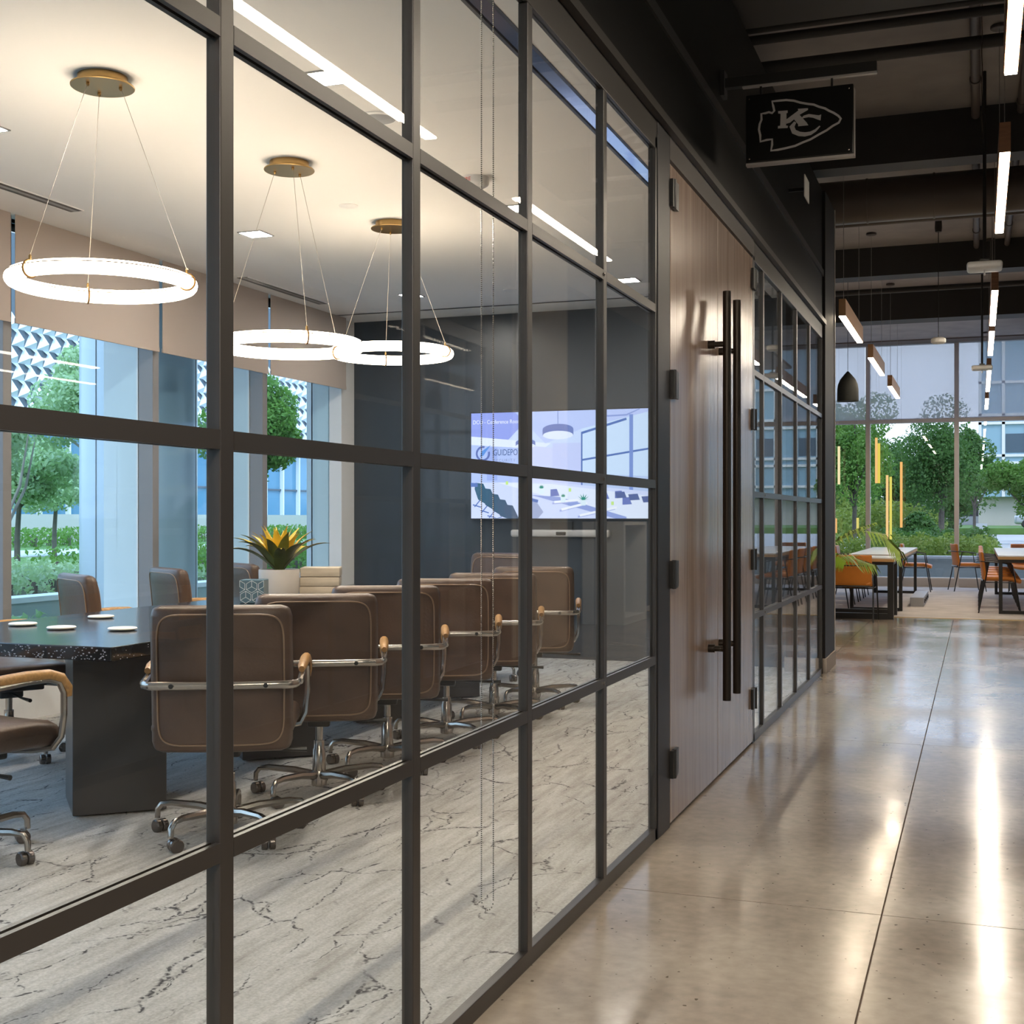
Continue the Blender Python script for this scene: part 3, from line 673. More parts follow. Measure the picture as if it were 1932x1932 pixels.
BG = (.44, .55, .92); LT = (.58, .70, .98); WT = (.74, .82, 1.0); DK = (.10, .18, .48); MD = (.28, .36, .72); GRN = (.05, .13, .16)
spoly([(0, 0), (1, 0), (1, 1), (0, 1)], LT, 'screen')
spoly([(0, 0), (.36, 0), (.20, .28), (0, .22)], (.30, .37, .85)); spoly([(.0, .22), (.45, .30), (.40, .36), (0, .30)], WT)
spoly([(.25, .0), (1, 0), (1, .16), (.62, .17), (.42, .30)], (.50, .60, .96))
spoly([(.0, .30), (.45, .36), (.45, .66), (0, .66)], BG); spoly([(.09, .32), (.15, .33), (.15, .64), (.09, .64)], (.34, .44, .85))
spoly([(.34, .32), (.50, .35), (.50, .66), (.34, .66)], (.60, .66, .97))
spoly([(.46, .30), (.62, .30), (.62, .70), (.46, .70)], (.55, .62, .95))
spoly([(.62, .17), (1, .02), (1, .78), (.62, .70)], (.60, .76, 1.0)); spoly([(.62, .58), (1, .62), (1, .78), (.62, .70)], (.48, .60, .90))
L1(.62, .21, .86, .09, .006, DK); L1(.62, .46, 1, .36, .005, DK); L1(.72, .17, .72, .70, .008, (.25, .36, .75)); L1(.885, .05, .885, .76, .010, (.20, .30, .68)); L1(.62, .2, .62, .7, .004, DK)
spoly([(.0, .66), (.45, .66), (1, .76), (1, 1), (0, 1)], (.62, .70, .98))
spoly([(.15, .66), (.46, .68), (1, .80), (1, 1), (.86, 1), (.52, .84)], WT); spoly([(.34, .78), (.50, .80), (.86, .985), (.86, 1), (.80, 1)], MD)
for k in range(5):
    x = .05+.042*k; y = .66+.052*k
    spoly([(x-.025, y), (x+.02, y+.01), (x+.055, y+.14), (x+.03, y+.20), (x-.01, y+.16), (x-.03, y+.06)], (.04+.01*k, .12, .20))
    L1(x, y+.17, x-.03, y+.23, .003, DK); L1(x-.04, y+.21, x+.01, y+.235, .003, DK)
spoly([(.28, .80), (.37, .84), (.41, .94), (.38, 1), (.27, 1)], (.34, .40, .62)); L1(.27, .79, .38, .84, .008, DK)
for cx, cy, rx, ry in ((.49, .17, .085, .05), (.31, .285, .055, .03)):
    spoly(ell(cx, cy-.0, rx, ry)+[], (.16, .22, .52)); spoly([(cx-rx, cy), (cx+rx, cy), (cx+rx, cy+ry*1.1), (cx-rx, cy+ry*1.1)], (.16, .22, .52)); spoly(ell(cx, cy+ry*1.1, rx*.98, ry*.8), WT)
    L1(cx, 0, cx, cy-ry, .0015, DK)
L1(.70, .03, .76, .06, .004, MD); L1(.76, .06, .86, .055, .004, MD); L1(.86, .055, .93, .0, .004, MD)
for s0, t0, s1, t1 in ((.50, .93, .64, .87), (.60, .985, .80, .91), (.46, .86, .60, .84)): L1(s0, t0, s1, t1, .005, (.35, .42, .78)); L1(s0+.01, t0-.012, s1+.01, t1-.012, .006, (.85, .9, 1))
for cx, cy, r in ((.63, .83, .035), (.40, .72, .018), (.52, .80, .014)):
    for k in range(7): a = PI*k/6; spoly([(cx-.006, cy), (cx+r*math.cos(a), cy-r*1.5*math.sin(a)-.01), (cx+.006, cy)], (.03, .28, .22))
    spoly([(cx-.015, cy), (cx+.015, cy), (cx+.012, cy+.05), (cx-.012, cy+.05)], (.7, .85, .95))
for cx, cy in ((.45, .76), (.80, .78), (.72, .79), (.84, .84)): spoly([(cx, cy-.03), (cx+.035, cy-.035), (cx+.05, cy+.03), (cx+.0, cy+.035)], (.15, .20, .52))
for cx, cy in ((.55, .74), (.78, .865), (.20, .67)): spoly([(cx, cy-.02), (cx+.014, cy-.02), (cx+.014, cy+.012), (cx, cy+.012)], (.55, .80, .25))
for k in range(3): spoly([(.80+.07*k, .76+.02*k), (.85+.07*k, .755+.02*k), (.862+.07*k, .81+.02*k), (.81+.07*k, .815+.02*k)], (.10, .14, .34))
spoly([(.0, .66), (.04, .665), (.04, .70), (0, .70)], DK)
TXT = scol((.07, .12, .30)); 
sy = -.062
# logo: open ring with arrow, and the lettering
q = MB(); rr = []
for k in range(25):
    a = math.radians(75+300*k/24); rr.append((a,))
c0x, c0z, Ro, Ri = -TW+2*TW*.070, TH*(1-.385), .068, .050
v = []; f = []
for (a,) in rr: v += [(c0x+Ro*math.cos(a), sy, c0z+Ro*math.sin(a)), (c0x+Ri*math.cos(a), sy, c0z+Ri*math.sin(a))]
for k in range(24): f.append((2*k+1, 2*k+3, 2*k+2, 2*k)[::-1])
q.add(v, f); q.build('logo_ring', scol((.12, .17, .45)), tv)
q = MB(); q.add([(c0x-.03, sy, c0z-.03), (c0x+.005, sy, c0z-.018), (c0x+.075, sy, c0z+.075), (c0x-.012, sy, c0z+.02)], [(0, 1, 2, 3)]); q.build('logo_arrow', scol((.12, .30, .75)), tv)
text('GUIDEPOINT', .078, (-TW+2*TW*.128, sy, TH*(1-.405)), (PI/2, 0, 0), TXT, parent=tv, sx=.70, ext=.0002)
text('SECURITY', .036, (-TW+2*TW*.132, sy, TH*(1-.465)), (PI/2, 0, 0), scol((.25, .30, .5)), parent=tv, sx=1.0, ext=.0002, spacing=1.35)
text('DCO - Conference Room', .05, (-TW+2*TW*.012, sy, TH*(1-.105)), (PI/2, 0, 0), scol((.85, .9, 1)), parent=tv, sx=.85, ext=.0002)
vb = thing('video_bar', 'grey video conferencing bar with oval camera lens under the television', 'camera', (-3.42, 10.6, 1.10))
MB().rbox((.45, .035, .032), .02, (0, -.06, 0), (4, 1, 1)).build('bar_body', mat('light_grey_plastic', (.42, .42, .42), .45), vb, smooth=True)
MB().rbox((.045, .006, .015), .006, (.02, -.097, 0), (2, 1, 1)).build('lens_window', BLACKP, vb, smooth=True)
B(-.1, .1, -.03, 0, -.02, .1).build('bracket', BLACKP, vb)

# ================================================================== corridor: sign, lights, pipes
sg = thing('hanging_sign', 'square black hanging sign with grey arrowhead emblem and letters KC', 'sign', (-1.043, 6.1, 2.93))
SW, SH = .499, .325
B(0, SW, -.012, .012, 0, SH).build('sign_panel', mat('sign_black', (.006, .006, .006), .35, spec=.3), sg, bevel=.006)
EDG = mat('sign_edge_aluminium', (.45, .43, .42), .3, .3)
B(-.002, SW+.002, .012, .022, -.008, -.002+.0).build('sign_edge', EDG, sg); B(0, SW+.003, -.010, .03, -.012, -.0005).build('sign_edge', EDG, sg); B(SW+.0005, SW+.005, -.010, .03, -.012, SH-.02).build('sign_edge', EDG, sg)
GREYV = mat('grey_vinyl', (.44, .43, .43), .5)
def sp(x, y): return ((x-805)/980*SW, SH-((y-(870-.112*(x-805)))/617)*SH)
def stroke(pts, w, closed=False, z=-.0135):
    q = MB(); N = len(pts); L_ = []
    for i in range(N):
        p = pts[i]; a = pts[i-1] if (closed or i) else p; b = pts[(i+1) % N] if (closed or i < N-1) else p
        dx, dy = b[0]-a[0], b[1]-a[1]; d = math.hypot(dx, dy) or 1; wi = w[i] if isinstance(w, list) else w
        L_.append(((p[0]-dy/d*wi, z, p[1]+dx/d*wi), (p[0]+dy/d*wi, z, p[1]-dx/d*wi)))
    v = [x for l in L_ for x in l]; f = []
    for i in range(N if closed else N-1):
        j = (i+1) % N; f.append((2*i, 2*i+1, 2*j+1, 2*j))
    v2 = [(x, -.0122, z_) for x, _, z_ in v]; n = len(v)
    q.add(v, [k[::-1] for k in f])
    return q
AR = [(1050, 925), (1110, 918), (1180, 912), (1250, 918), (1310, 935), (1370, 945), (1430, 952), (1480, 972), (1530, 985), (1565, 1005), (1610, 1025), (1650, 1050), (1672, 1075), (1655, 1110), (1600, 1140), (1545, 1180), (1480, 1215), (1400, 1262), (1330, 1290), (1260, 1322), (1170, 1345), (1100, 1360), (1040, 1368), (1050, 1315), (1050, 1266), (1000, 1272), (942, 1288), (940, 1230), (928, 1180), (935, 1130), (952, 1090), (950, 1037), (985, 1032), (1020, 1022), (1050, 1030), (1070, 1010), (1060, 965)]
stroke([sp(*p) for p in AR], .0052, True).build('emblem_outline', GREYV, sg)
def fpoly(pts, z=-.0137):
    v = [(sp(*p)[0], z, sp(*p)[1]) for p in pts]; n = len(v)
    q = MB(); q.add(v, [tuple(range(n))]); return q
q = MB()
for part in ([(1105, 1012), (1193, 1005), (1193, 1028), (1182, 1030), (1182, 1085), (1178, 1140), (1196, 1143), (1193, 1163), (1103, 1168), (1104, 1146), (1124, 1143), (1128, 1036), (1106, 1034)],
             [(1182, 1085), (1290, 1005), (1285, 990), (1378, 984), (1378, 1000), (1300, 1045), (1215, 1115), (1180, 1125)],
             [(1245, 1078), (1300, 1042), (1366, 1112), (1382, 1137), (1288, 1147), (1288, 1130)]):
    a = fpoly(part); q.add(a.v, a.f)
q.build('letter_k', GREYV, sg)
c1 = stroke([sp(*p) for p in ((1494, 1066), (1470, 1066), (1430, 1056), (1385, 1050), (1340, 1062), (1325, 1072))], [.014, .010, .0075, .0075, .006, .003])
c2 = stroke([sp(*p) for p in ((1262, 1108), (1232, 1150), (1250, 1195), (1300, 1215), (1350, 1218), (1400, 1208), (1445, 1182), (1486, 1142))], [.006, .012, .0115, .0105, .010, .0085, .006, .003])
q = MB(); q.add(c1.v, c1.f); q.add(c2.v, c2.f); q.build('letter_c', GREYV, sg)
for x, z_ in ((.016, .019), (SW-.022, .019), (.016, SH-.02), (SW-.022, SH-.02)): MB().lathe([(.005, 0), (.005, -.003), (0, -.004)], (x, -.012, z_), 10, axis='y').build('screw', CHROME, sg)
for x in (.07, .40): B(x-.005, x+.005, -.006, .006, SH, SH+.06).build('hanger', BLACKP, sg)
br = thing('sign_bracket_bar', 'black bracket bar with pale underside holding the hanging sign', 'bracket', (0, 6.1, 0))
B(GX, -.44, -.02, .02, 3.30, 3.345).build('bar', BLACKP, br); B(-1.06, -.44, -.012, .012, 3.292, 3.30).build('bar_underside', EDG, br)
B(GX, GX+.02, -.04, .04, 3.26, 3.38).build('wall_plate', BLACKP, br)

def line_light(name, x, y0, y1, z, label, group, w=.055, h=.16, wood=WOODFIX, top=4.35, ems=RINGDIM, n=2):
    t = thing(name, label, 'pendant lamp', (x, (y0+y1)/2, z), 0, group); L_ = (y1-y0)/2
    B(-w/2, w/2, -L_, L_, .008, h).build('housing', wood, t, bevel=.003)
    B(-w/2+.004, w/2-.004, -L_+.004, L_-.004, 0, .008).build('diffuser', ems, t)
    for s_ in (-1, 1):
        MB().tube([(0, s_*(L_-.12), h), (0, s_*(L_-.12), top-z)], .0022, 5).build('cable', mat('cable_grey', (.3, .29, .28), .5), t)
        MB().lathe([(.05, 0), (.055, -.004), (.055, -.02), (.05, -.024), (0, -.024)], (0, s_*(L_-.12), top-z), 16).build('ceiling_cup', mat('dark_cup', (.06, .05, .05), .5), t)
lbl = ['first linear corridor lamp, cut by the top right corner', 'second linear corridor lamp below the top right corner', 'third linear corridor lamp under the nearer white access point', 'fourth linear corridor lamp just above the farther access point', 'fifth linear corridor lamp before the far window', 'farthest linear corridor lamp, hanging at the far window']
for (y0, y1), lb in zip(((3.72, 5.62), (6.83, 8.73), (10.96, 12.93), (13.36, 15.3), (16.9, 19.7), (20.9, 22.9)), lbl):
    line_light('linear_pendant', .125, y0, y1, 3.06, 'warm white '+lb, 'linear lamps in a row along the corridor', top=3.9 if y1 < 6.9 else 4.35)
SOFT = emis('short_line_glow', (1, .82, .60), 22.0)
for (y0, y1), lb in zip(((11.25, 13.0), (14.3, 16.1), (17.5, 19.3)), ('nearest short wood cased linear lamp left of the corridor row', 'middle short wood cased linear lamp above the left tables', 'farthest short wood cased linear lamp above the left tables')):
    line_light('wood_pendant', -1.10, y0, y1, 2.965, lb, 'short wood cased linear lamps over the left tables', w=.06, h=.155, wood=mat('pale_oak_lamp', (.50, .29, .15), .5), ems=SOFT)
bp = thing('bell_pendant', 'matt black pointed bell pendant lamp right of the partition end', 'pendant lamp', (-1.46, 15.6, 2.62))
MB().lathe([(.124, 0), (.126, .01), (.124, .14), (.115, .20), (.09, .26), (.05, .31), (.012, .355), (.0, .36)], n=32).build('shade', mat('matt_black_metal', (.010, .012, .012), .75, spec=.3), bp, smooth=True)
MB().tube([(0, 0, .36), (0, 0, 1.73)], .003, 5).build('cord', BLACKP, bp)
for y, lb in ((9.45, 'nearer flat white access point hanging below the corridor lamps'), (15.85, 'farther flat white access point hanging below the corridor lamps')):
    t = thing('access_point', lb, 'access point', (.04, y, 2.985), 0, 'white access points'); MB().rbox((.117, .117, .024), .022, (0, 0, 0), (3, 3, 1)).build('cover', SPOTGRAY, t, smooth=True)
    B(-.03, .03, -.03, .03, .024, .05).build('mount', BLACKP, t); MB().tube([(0, 0, .05), (0, 0, 1.36)], .012, 8).build('rod', BEAMPAINT, t); MB().lathe([(.006, -.024), (.006, -.06), (0, -.062)], n=8).build('antenna', SPOTGRAY, t)
t = thing('hanging_sensor', 'small white round sensor on a long cord below the open ceiling', 'sensor', (-.37, 13.2, 2.95))
MB().lathe([(.055, 0), (.07, .01), (.07, .045), (.05, .06), (0, .06)], n=20).build('sensor_body', SPOTGRAY, t, smooth=True); MB().tube([(0, 0, .06), (0, 0, 1.1)], .004, 6).build('cord', BLACKP, t)
MB().lathe([(.03, 1.1), (.035, 1.14), (.03, 1.25), (0, 1.26)], n=12).build('cord_reel', BEAMPAINT, t); B(-.08, .08, -.1, .1, 1.26, 1.4).build('junction_box', BEAMPAINT, t)
t = thing('hanging_cable', 'thin twisted steel cable hanging from the open ceiling near the top', 'cable', (.02, 7.9, 3.45))
MB().tube([(.002*math.cos(k), .002*math.sin(k), .45*k/14) for k in range(29)], .0028, 5).build('cable', CHROME, t)
PIPE = mat('grey_pipe_paint', (.13, .11, .105), .5)
def pipe(a, b, r, label, name='pipe', m=PIPE, cat='pipe', coup=0):
    t = thing(name, label, cat, a); d = Vector(b)-Vector(a)
    MB().tube([(0, 0, 0), tuple(d*.5), tuple(d)], r, 14).build('pipe_run', m, t, smooth=True)
    u = d.normalized()
    for k in range(coup):
        p = d*((k+.5)/coup); MB().tube([tuple(p-u*.03), tuple(p+u*.03)], r*1.25, 14).build('coupling', m, t, smooth=True)
    return t
pipe((-.02, 6.95, 4.285), (-.02, 15.2, 4.285), .032, 'grey ceiling pipe running along the corridor beside the lamps', coup=5)
pipe((-5.7, 7.55, 4.12), (6.85, 7.55, 4.12), .022, 'thin dark pipe crossing the ceiling behind the sign', m=BEAMPAINT)
pipe((-5.7, 7.72, 4.12), (6.85, 7.72, 4.12), .028, 'dark pipe crossing the ceiling behind the sign, second from the camera', m=BEAMPAINT)
pipe((-5.7, 8.3, 4.15), (6.85, 8.3, 4.15), .04, 'thicker dark pipe crossing the ceiling right of the sign', m=BEAMPAINT)
du = pipe((-5.7, 11.62, 4.03), (6.85, 11.62, 4.03), .19, 'large grey brown round air duct crossing below the deck', 'air_duct', DUCTPAINT, 'duct')
for k in range(22):
    x = .3+.56*k; MB().tube([(x-.008, 0, 0), (x+.008, 0, 0)], .196, 20).build('duct_seam', DUCTPAINT, du, smooth=True)
pipe((-5.7, 12.35, 4.12), (6.85, 12.35, 4.12), .05, 'brown pipe crossing behind the large air duct', m=DUCTPAINT)
pipe((-5.7, 12.75, 4.1), (6.85, 12.75, 4.1), .04, 'lower brown pipe crossing behind the large air duct', m=DUCTPAINT)
pipe((-5.7, 17.0, 4.15), (6.85, 17.0, 4.15), .035, 'thin pipe crossing above the farther access point', m=BEAMPAINT)
pipe((.30, 6.95, 4.29), (.30, 15.2, 4.29), .03, 'slim conduit along the corridor right of the lamps', m=PIPE, coup=4)
t = thing('exit_sign_edge', 'small white exit sign corner behind the hanging sign', 'sign', (-1.05, 8.3, 3.30)); 
B(0, .006, 0, .22, 0, .14).build('sign_face', SPOTGRAY, t); B(-.111, 0, .10, .12, .06, .08).build('bracket', BLACKP, t)
bf = thing('acoustic_baffles', 'grey ceiling panel run at the right edge above the seating area', 'ceiling panel', (1.25, 12.0, 3.86))
for k in range(9): B(-.5, .9, k*1.2, k*1.2+1.185, 0, .05).build('panel', mat('grey_baffle', (.22, .21, .22), .7), bf)

# ================================================================== seating area
def cafe_table(x0, x1, y0, y1, label, leg=.045, beams=False):
    t = thing('cafe_table', label, 'table', ((x0+x1)/2, (y0+y1)/2, 0), 0, 'white topped cafe tables'); a, b = (x1-x0)/2, (y1-y0)/2
    B(-a, a, -b, b, .735, .75).build('tabletop', TABLEW, t); B(-a, a, -b, b, .70, .7345).build('edge_board', OAKEDGE, t)
    for s_ in (-1, 1):
        y = s_*(b-.06); q = MB(); q.box(-a+.01, -a+.01+leg, y-leg/2, y+leg/2, 0, .70); q.box(a-.01-leg, a-.01, y-leg/2, y+leg/2, 0, .70)
        q.box(-a+.01+leg, a-.01-leg, y-leg/2, y+leg/2, 0, leg); q.box(-a+.01+leg, a-.01-leg, y-leg/2, y+leg/2, .66, .70); q.build('leg_frame', BLACKP, t)
    B(-a+.02, -a+.05, -b+.08, b-.08, .66, .70).build('apron', BLACKP, t); B(a-.05, a-.02, -b+.08, b-.08, .66, .70).build('apron', BLACKP, t)
    return t
cafe_table(-2.6, -.955, 16.02, 16.85, 'nearest white cafe table with thick black legs, half behind the partition end', .07)
cafe_table(-1.62, -.93, 17.45, 21.7, 'long white cafe table running to the far window left of the walkway')
cafe_table(.235, 1.10, 17.4, 21.9, 'long white cafe table at the right edge')
def cafe_chair(loc, rz, label, group, out=ORANGE, lea=TANL):
    t = thing('cafe_chair', label, 'chair', loc, rz, group)
    def bend(x, y, z): return (x*(1-.08*max(0, (.08-z))), y-.215-.22*(z+.15)*.6+.55*x*x, z+.61)
    b = MB().rbox((.245, .014, .185), .013, seg=(8, 1, 5), fn=bend).build('backrest', out, t, smooth=True)
    def bi(x, y, z): p = bend(x, y, z); return (p[0], p[1]+.017, p[2])
    MB().rbox((.235, .006, .175), .005, seg=(8, 1, 5), fn=bi).build('back_lining', lea, t, smooth=True)
    MB().rbox((.235, .23, .022), .018, (0, .02, .43), (4, 4, 1), fn=lambda x, y, z: (x, y, z+.5*x*x-.03*(y > .18))).build('seat', out, t, smooth=True)
    MB().tube([(x, -.222+.55*x*x-.012, .425) for x in (-.22, -.11, 0, .11, .22)], .012, 6).build('back_rail', BLACKP, t)
    arm = [(-.27, .16, .50), (-.265, .14, .625), (-.262, .05, .65), (-.255, -.12, .665), (-.235, -.235, .67), (-.12, -.285, .672), (0, -.295, .672), (.12, -.285, .672), (.235, -.235, .67), (.255, -.12, .665), (.262, .05, .65), (.265, .14, .625), (.27, .16, .50)]
    MB().tube(arm, .008, 6).build('arm_rail', BLACKP, t)
    for sx in (-1, 1):
        MB().tube([(.27*sx, .16, .50), (.285*sx, .24, 0)], .009, 6).build('leg', BLACKP, t); MB().tube([(.252*sx, -.14, .665), (.262*sx, -.27, 0)], .009, 6).build('leg', BLACKP, t)
    MB().tube([(-.262, .14, .402), (.262, .14, .402), (.255, -.19, .402), (-.255, -.19, .402)], .009, 6, closed=True).build('seat_frame', BLACKP, t)
    return t
k0 = cafe_chair((-1.42, 15.72, 0), 0, 'orange leather cafe chair seen from behind at the nearest table, palm fronds across it', 'orange cafe chair at the nearest table')
G1 = 'orange cafe chairs along the left side of the long left table'; G2 = 'orange cafe chairs along the left side of the right table'
for i, (y, lb) in enumerate(((17.95, 'nearest'), (18.85, 'second nearest'), (19.75, 'third'), (20.65, 'farthest'))):
    dup(k0, (-1.88, y, 0), -PI/2, 'orange leather cafe chair, %s of the row left of the long left table' % lb, G1)
dup(k0, (-2.25, 17.1, 0), math.radians(150), 'dark red leather cafe chair at the left beside the partition end', 'cafe chairs standing alone')
dup(k0, (-.98, 22.4, 0), -PI/2, 'cafe chair at the far end of the long left table, side view', 'cafe chairs standing alone')
dup(k0, (-.17, 22.75, 0), math.radians(-78), 'cafe chair standing free by the far window between the two long tables', 'cafe chairs standing alone')
for i, (y, lb) in enumerate(((17.75, 'nearest'), (18.6, 'second'), (19.45, 'third'), (20.3, 'fourth'), (21.15, 'farthest'))):
    dup(k0, (.27, y, 0), -PI/2, 'orange leather cafe chair, %s of the row at the right table' % lb, G2)
dup(k0, (.75, 22.6, 0), PI, 'cafe chair at the far head of the right table', 'cafe chairs standing alone')
# floor raceway
t = thing('floor_raceway', 'grey metal floor power trunk beside the left tables', 'power trunk', (-.80, 19.3, 0))
B(-.09, .09, -.85, .85, .0, .13).build('trunk_body', mat('galvanised_grey', (.35, .36, .38), .45, .3), t, bevel=.005)
for k in range(4): MB().lathe([(.03, 0), (.03, .012), (0, .014)], (.09, -.6+.4*k, .07), 12, axis='x').build('socket', BLACKP, t)
# palm
LEAFP = mat('palm_leaf_green', (.26, .42, .03), .45, noise=.4, nscale=6); STEM = mat('palm_stem', (.16, .20, .06), .5)
pm = thing('potted_palm', 'potted palm behind the partition end with arching fronds', 'plant', (-1.85, 13.9, 0))
MB().lathe([(.14, 0), (.17, .02), (.20, .36), (.205, .38), (.18, .38), (.17, .34), (0, .34)], n=24).build('pot', mat('dark_planter', (.05, .05, .05), .5), pm, smooth=True)
def frond(P, L_, n=20, sag=.5):
    q = MB(); q.tube(P, [.006-.0045*i/(len(P)-1) for i in range(len(P))], 6, mi=1)
    V_ = [Vector(p) for p in P]; m_ = len(V_)-1
    for i in range(n):
        t_ = .28+.72*i/(n-1); k = min(int(t_*m_), m_-1); fr = t_*m_-k; p = V_[k].lerp(V_[k+1], fr); d = (V_[k+1]-V_[k]).normalized()
        sd = d.cross(Vector((0, 0, 1)));
        if sd.length < .1: sd = Vector((1, 0, 0))
        sd.normalize()
        for s_ in (-1, 1):
            ll = L_*(1-.55*abs(t_-.55))*random.uniform(.85, 1.1); dirv = (d*.75+sd*s_*.8+Vector((0, 0, .1))).normalized()
            pts = [p, p+dirv*ll*.5, p+dirv*ll+Vector((0, 0, -sag*ll))]; w = [.006, .015, .001]; nn = dirv.cross(Vector((0, 0, 1))).normalized()
            v = []; 
            for a, b in zip(pts, w): v += [tuple(a+nn*b), tuple(a-nn*b+Vector((0, 0, .003)))]
            q.add(v, [(0, 1, 3, 2), (2, 3, 5, 4)])
    return q.build('frond', [LEAFP, STEM], pm, smooth=True)
for P, L_ in (([(0, 0, .35), (.15, -.1, .75), (.42, -.25, .98), (.70, -.35, 1.10), (.92, -.40, 1.06), (1.05, -.42, .93)], .30),
              ([(0, 0, .35), (.18, -.1, .62), (.38, -.2, .77), (.60, -.28, .82), (.78, -.3, .76)], .26),
              ([(0, 0, .35), (.22, .05, .80), (.55, .1, 1.08), (.80, .1, 1.17)], .10),
              ([(0, 0, .35), (-.1, .1, .9), (-.3, .2, 1.25), (-.6, .3, 1.3)], .28), ([(0, 0, .35), (.0, .2, .8), (.05, .5, 1.1), (.1, .8, 1.05)], .28),
              ([(0, 0, .35), (.25, -.3, .70), (.42, -.5, .84), (.52, -.62, .86), (.60, -.72, .80)], .24)):
    frond(P, L_)
# glowing rods added to stand in for reflections in the far window
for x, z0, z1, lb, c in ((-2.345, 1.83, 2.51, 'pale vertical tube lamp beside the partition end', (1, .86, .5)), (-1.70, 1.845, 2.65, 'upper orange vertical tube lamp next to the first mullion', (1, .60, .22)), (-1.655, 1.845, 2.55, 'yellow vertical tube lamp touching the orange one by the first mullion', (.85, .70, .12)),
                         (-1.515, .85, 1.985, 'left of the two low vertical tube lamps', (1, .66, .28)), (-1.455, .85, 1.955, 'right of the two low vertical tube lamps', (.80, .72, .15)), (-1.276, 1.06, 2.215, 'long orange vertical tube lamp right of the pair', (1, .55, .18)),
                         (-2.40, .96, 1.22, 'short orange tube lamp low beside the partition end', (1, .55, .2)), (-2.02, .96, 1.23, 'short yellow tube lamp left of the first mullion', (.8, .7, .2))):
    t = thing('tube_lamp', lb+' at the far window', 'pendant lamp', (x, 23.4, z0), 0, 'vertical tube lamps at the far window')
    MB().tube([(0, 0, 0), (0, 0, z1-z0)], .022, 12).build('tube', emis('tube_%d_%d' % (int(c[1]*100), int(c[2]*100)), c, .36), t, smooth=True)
    MB().tube([(0, 0, z1-z0), (0, 0, 4.33-z0)], .0008, 4).build('wire', CHROME, t)

# ================================================================== room across the corridor (seen mirrored in the glass)
OX = 1.50
glazing('window_5', 'black steel partition across the corridor', OX, [0.2+1.4*k for k in range(7)], -1.2, 9.9, side=-1, m=STEEL)
skind(B(OX, OX+.6, 10.5, 12.1, 0, 3.82).build('column_right', mat('warm_beige_column', (.50, .44, .37), .7)), 'beige column across the corridor', 'column')
skind(B(OX, OX+.2, -4, 10.6, 2.77, 3.9).build('wall_right_bulkhead', BLACKWALL), 'black bulkhead across the corridor', 'wall')
skind(B(OX, OX+.2, 9.9, 10.5, 0, 2.77).build('wall_right_pier', STEEL2), 'black pier across the corridor', 'wall')
skind(B(OX+.05, 7, -4, 10.5, -.02, .006).build('floor_right', mat('blue_grey_vinyl', (.16, .20, .26), .25)), 'blue grey floor of the room across the corridor', 'floor')
skind(B(OX+.2, 7, -4, 10.5, 3.3, 3.4).build('ceiling_right', mat('dark_lid', (.06, .06, .065), .7)), 'dark ceiling of the room across the corridor', 'ceiling')
w6 = struct('window_6', 'exterior window of the room across the corridor'); w6['category'] = 'window'
B(6.95, 7.1, -4, 10.6, 0, .9).build('knee_wall', mat('grey_wall_right', (.3, .31, .33), .7), w6); B(6.95, 7.1, -4, 10.6, 1.75, 4.4).build('lintel', mat('grey_wall_right', (.3, .31, .33)), w6)
for k in range(10): B(6.95, 7.1, -4+1.55*k, -4+1.55*k+.95, .9, 1.75).build('pier', mat('grey_wall_right', (.3, .3, .3)), w6)
skind(B(2.0, 2.2, 12.1, 17.5, 0, 4.34).build('wall_right_slate', mat('ink_blue_slate', (.03, .045, .07), .5)), 'slate wall on the right of the seating area', 'wall')
skind(B(OX+.6, 7, 10.5, 10.7, 0, 3.9).build('wall_divider', mat('ink_blue_paint', (.05, .08, .13), .5)), 'ink blue dividing wall across the corridor', 'wall')
for i, (x, y, z, lb) in enumerate(((3.0, 3.0, 2.2, 'near'), (3.0, 6.0, 2.2, 'middle'), (4.6, 4.5, 2.35, 'window side'), (4.6, 8.0, 2.35, 'far'))):
    line_light('black_linear_pendant', x, y-.8, y+.8, z, 'black linear lamp in the room across the corridor, %s one' % lb, 'black linear lamps across the corridor', w=.05, h=.2, wood=BLACKP, top=3.3, ems=emis('mirror_line_glow', (1, .9, .75), 10))
dsk = thing('white_desk', 'white desk in the room across the corridor', 'desk', (3.4, 6, 0)); B(-.5, .5, -2, 2, .71, .74).build('tabletop', TABLEW, dsk)
for sx in (-.45, .45):
    for sy_ in (-1.9, 1.9): B(sx-.03, sx+.03, sy_-.03, sy_+.03, 0, .71).build('leg', STEEL, dsk)
for y, a, lb in ((4.6, 1.57, 'near'), (6.0, 1.7, 'middle'), (7.4, 1.4, 'far')):
    dup(k0, (2.75, y, 0), -a, 'orange chair mirrored in the glass, %s one at the white desk' % lb, 'chairs at the white desk across the corridor')
cb = thing('white_cabinet', 'tall white open cabinet across the corridor', 'cabinet', (1.72, 14.2, 0))
B(-.25, .25, -.05, .0, 0, 1.15).build('side_panel', WHITE, cb); B(-.25, .25, .95, 1.0, 0, 1.15).build('side_panel', WHITE, cb); B(-.25, .25, -.05, 1.0, 1.15, 1.19).build('top_panel', WHITE, cb); B(.2, .25, 0, .95, 0, 1.15).build('back_panel', mat('cabinet_blue', (.10, .2, .4), .6), cb); B(-.25, .2, 0, .95, .0, .08).build('shelf', WHITE, cb)

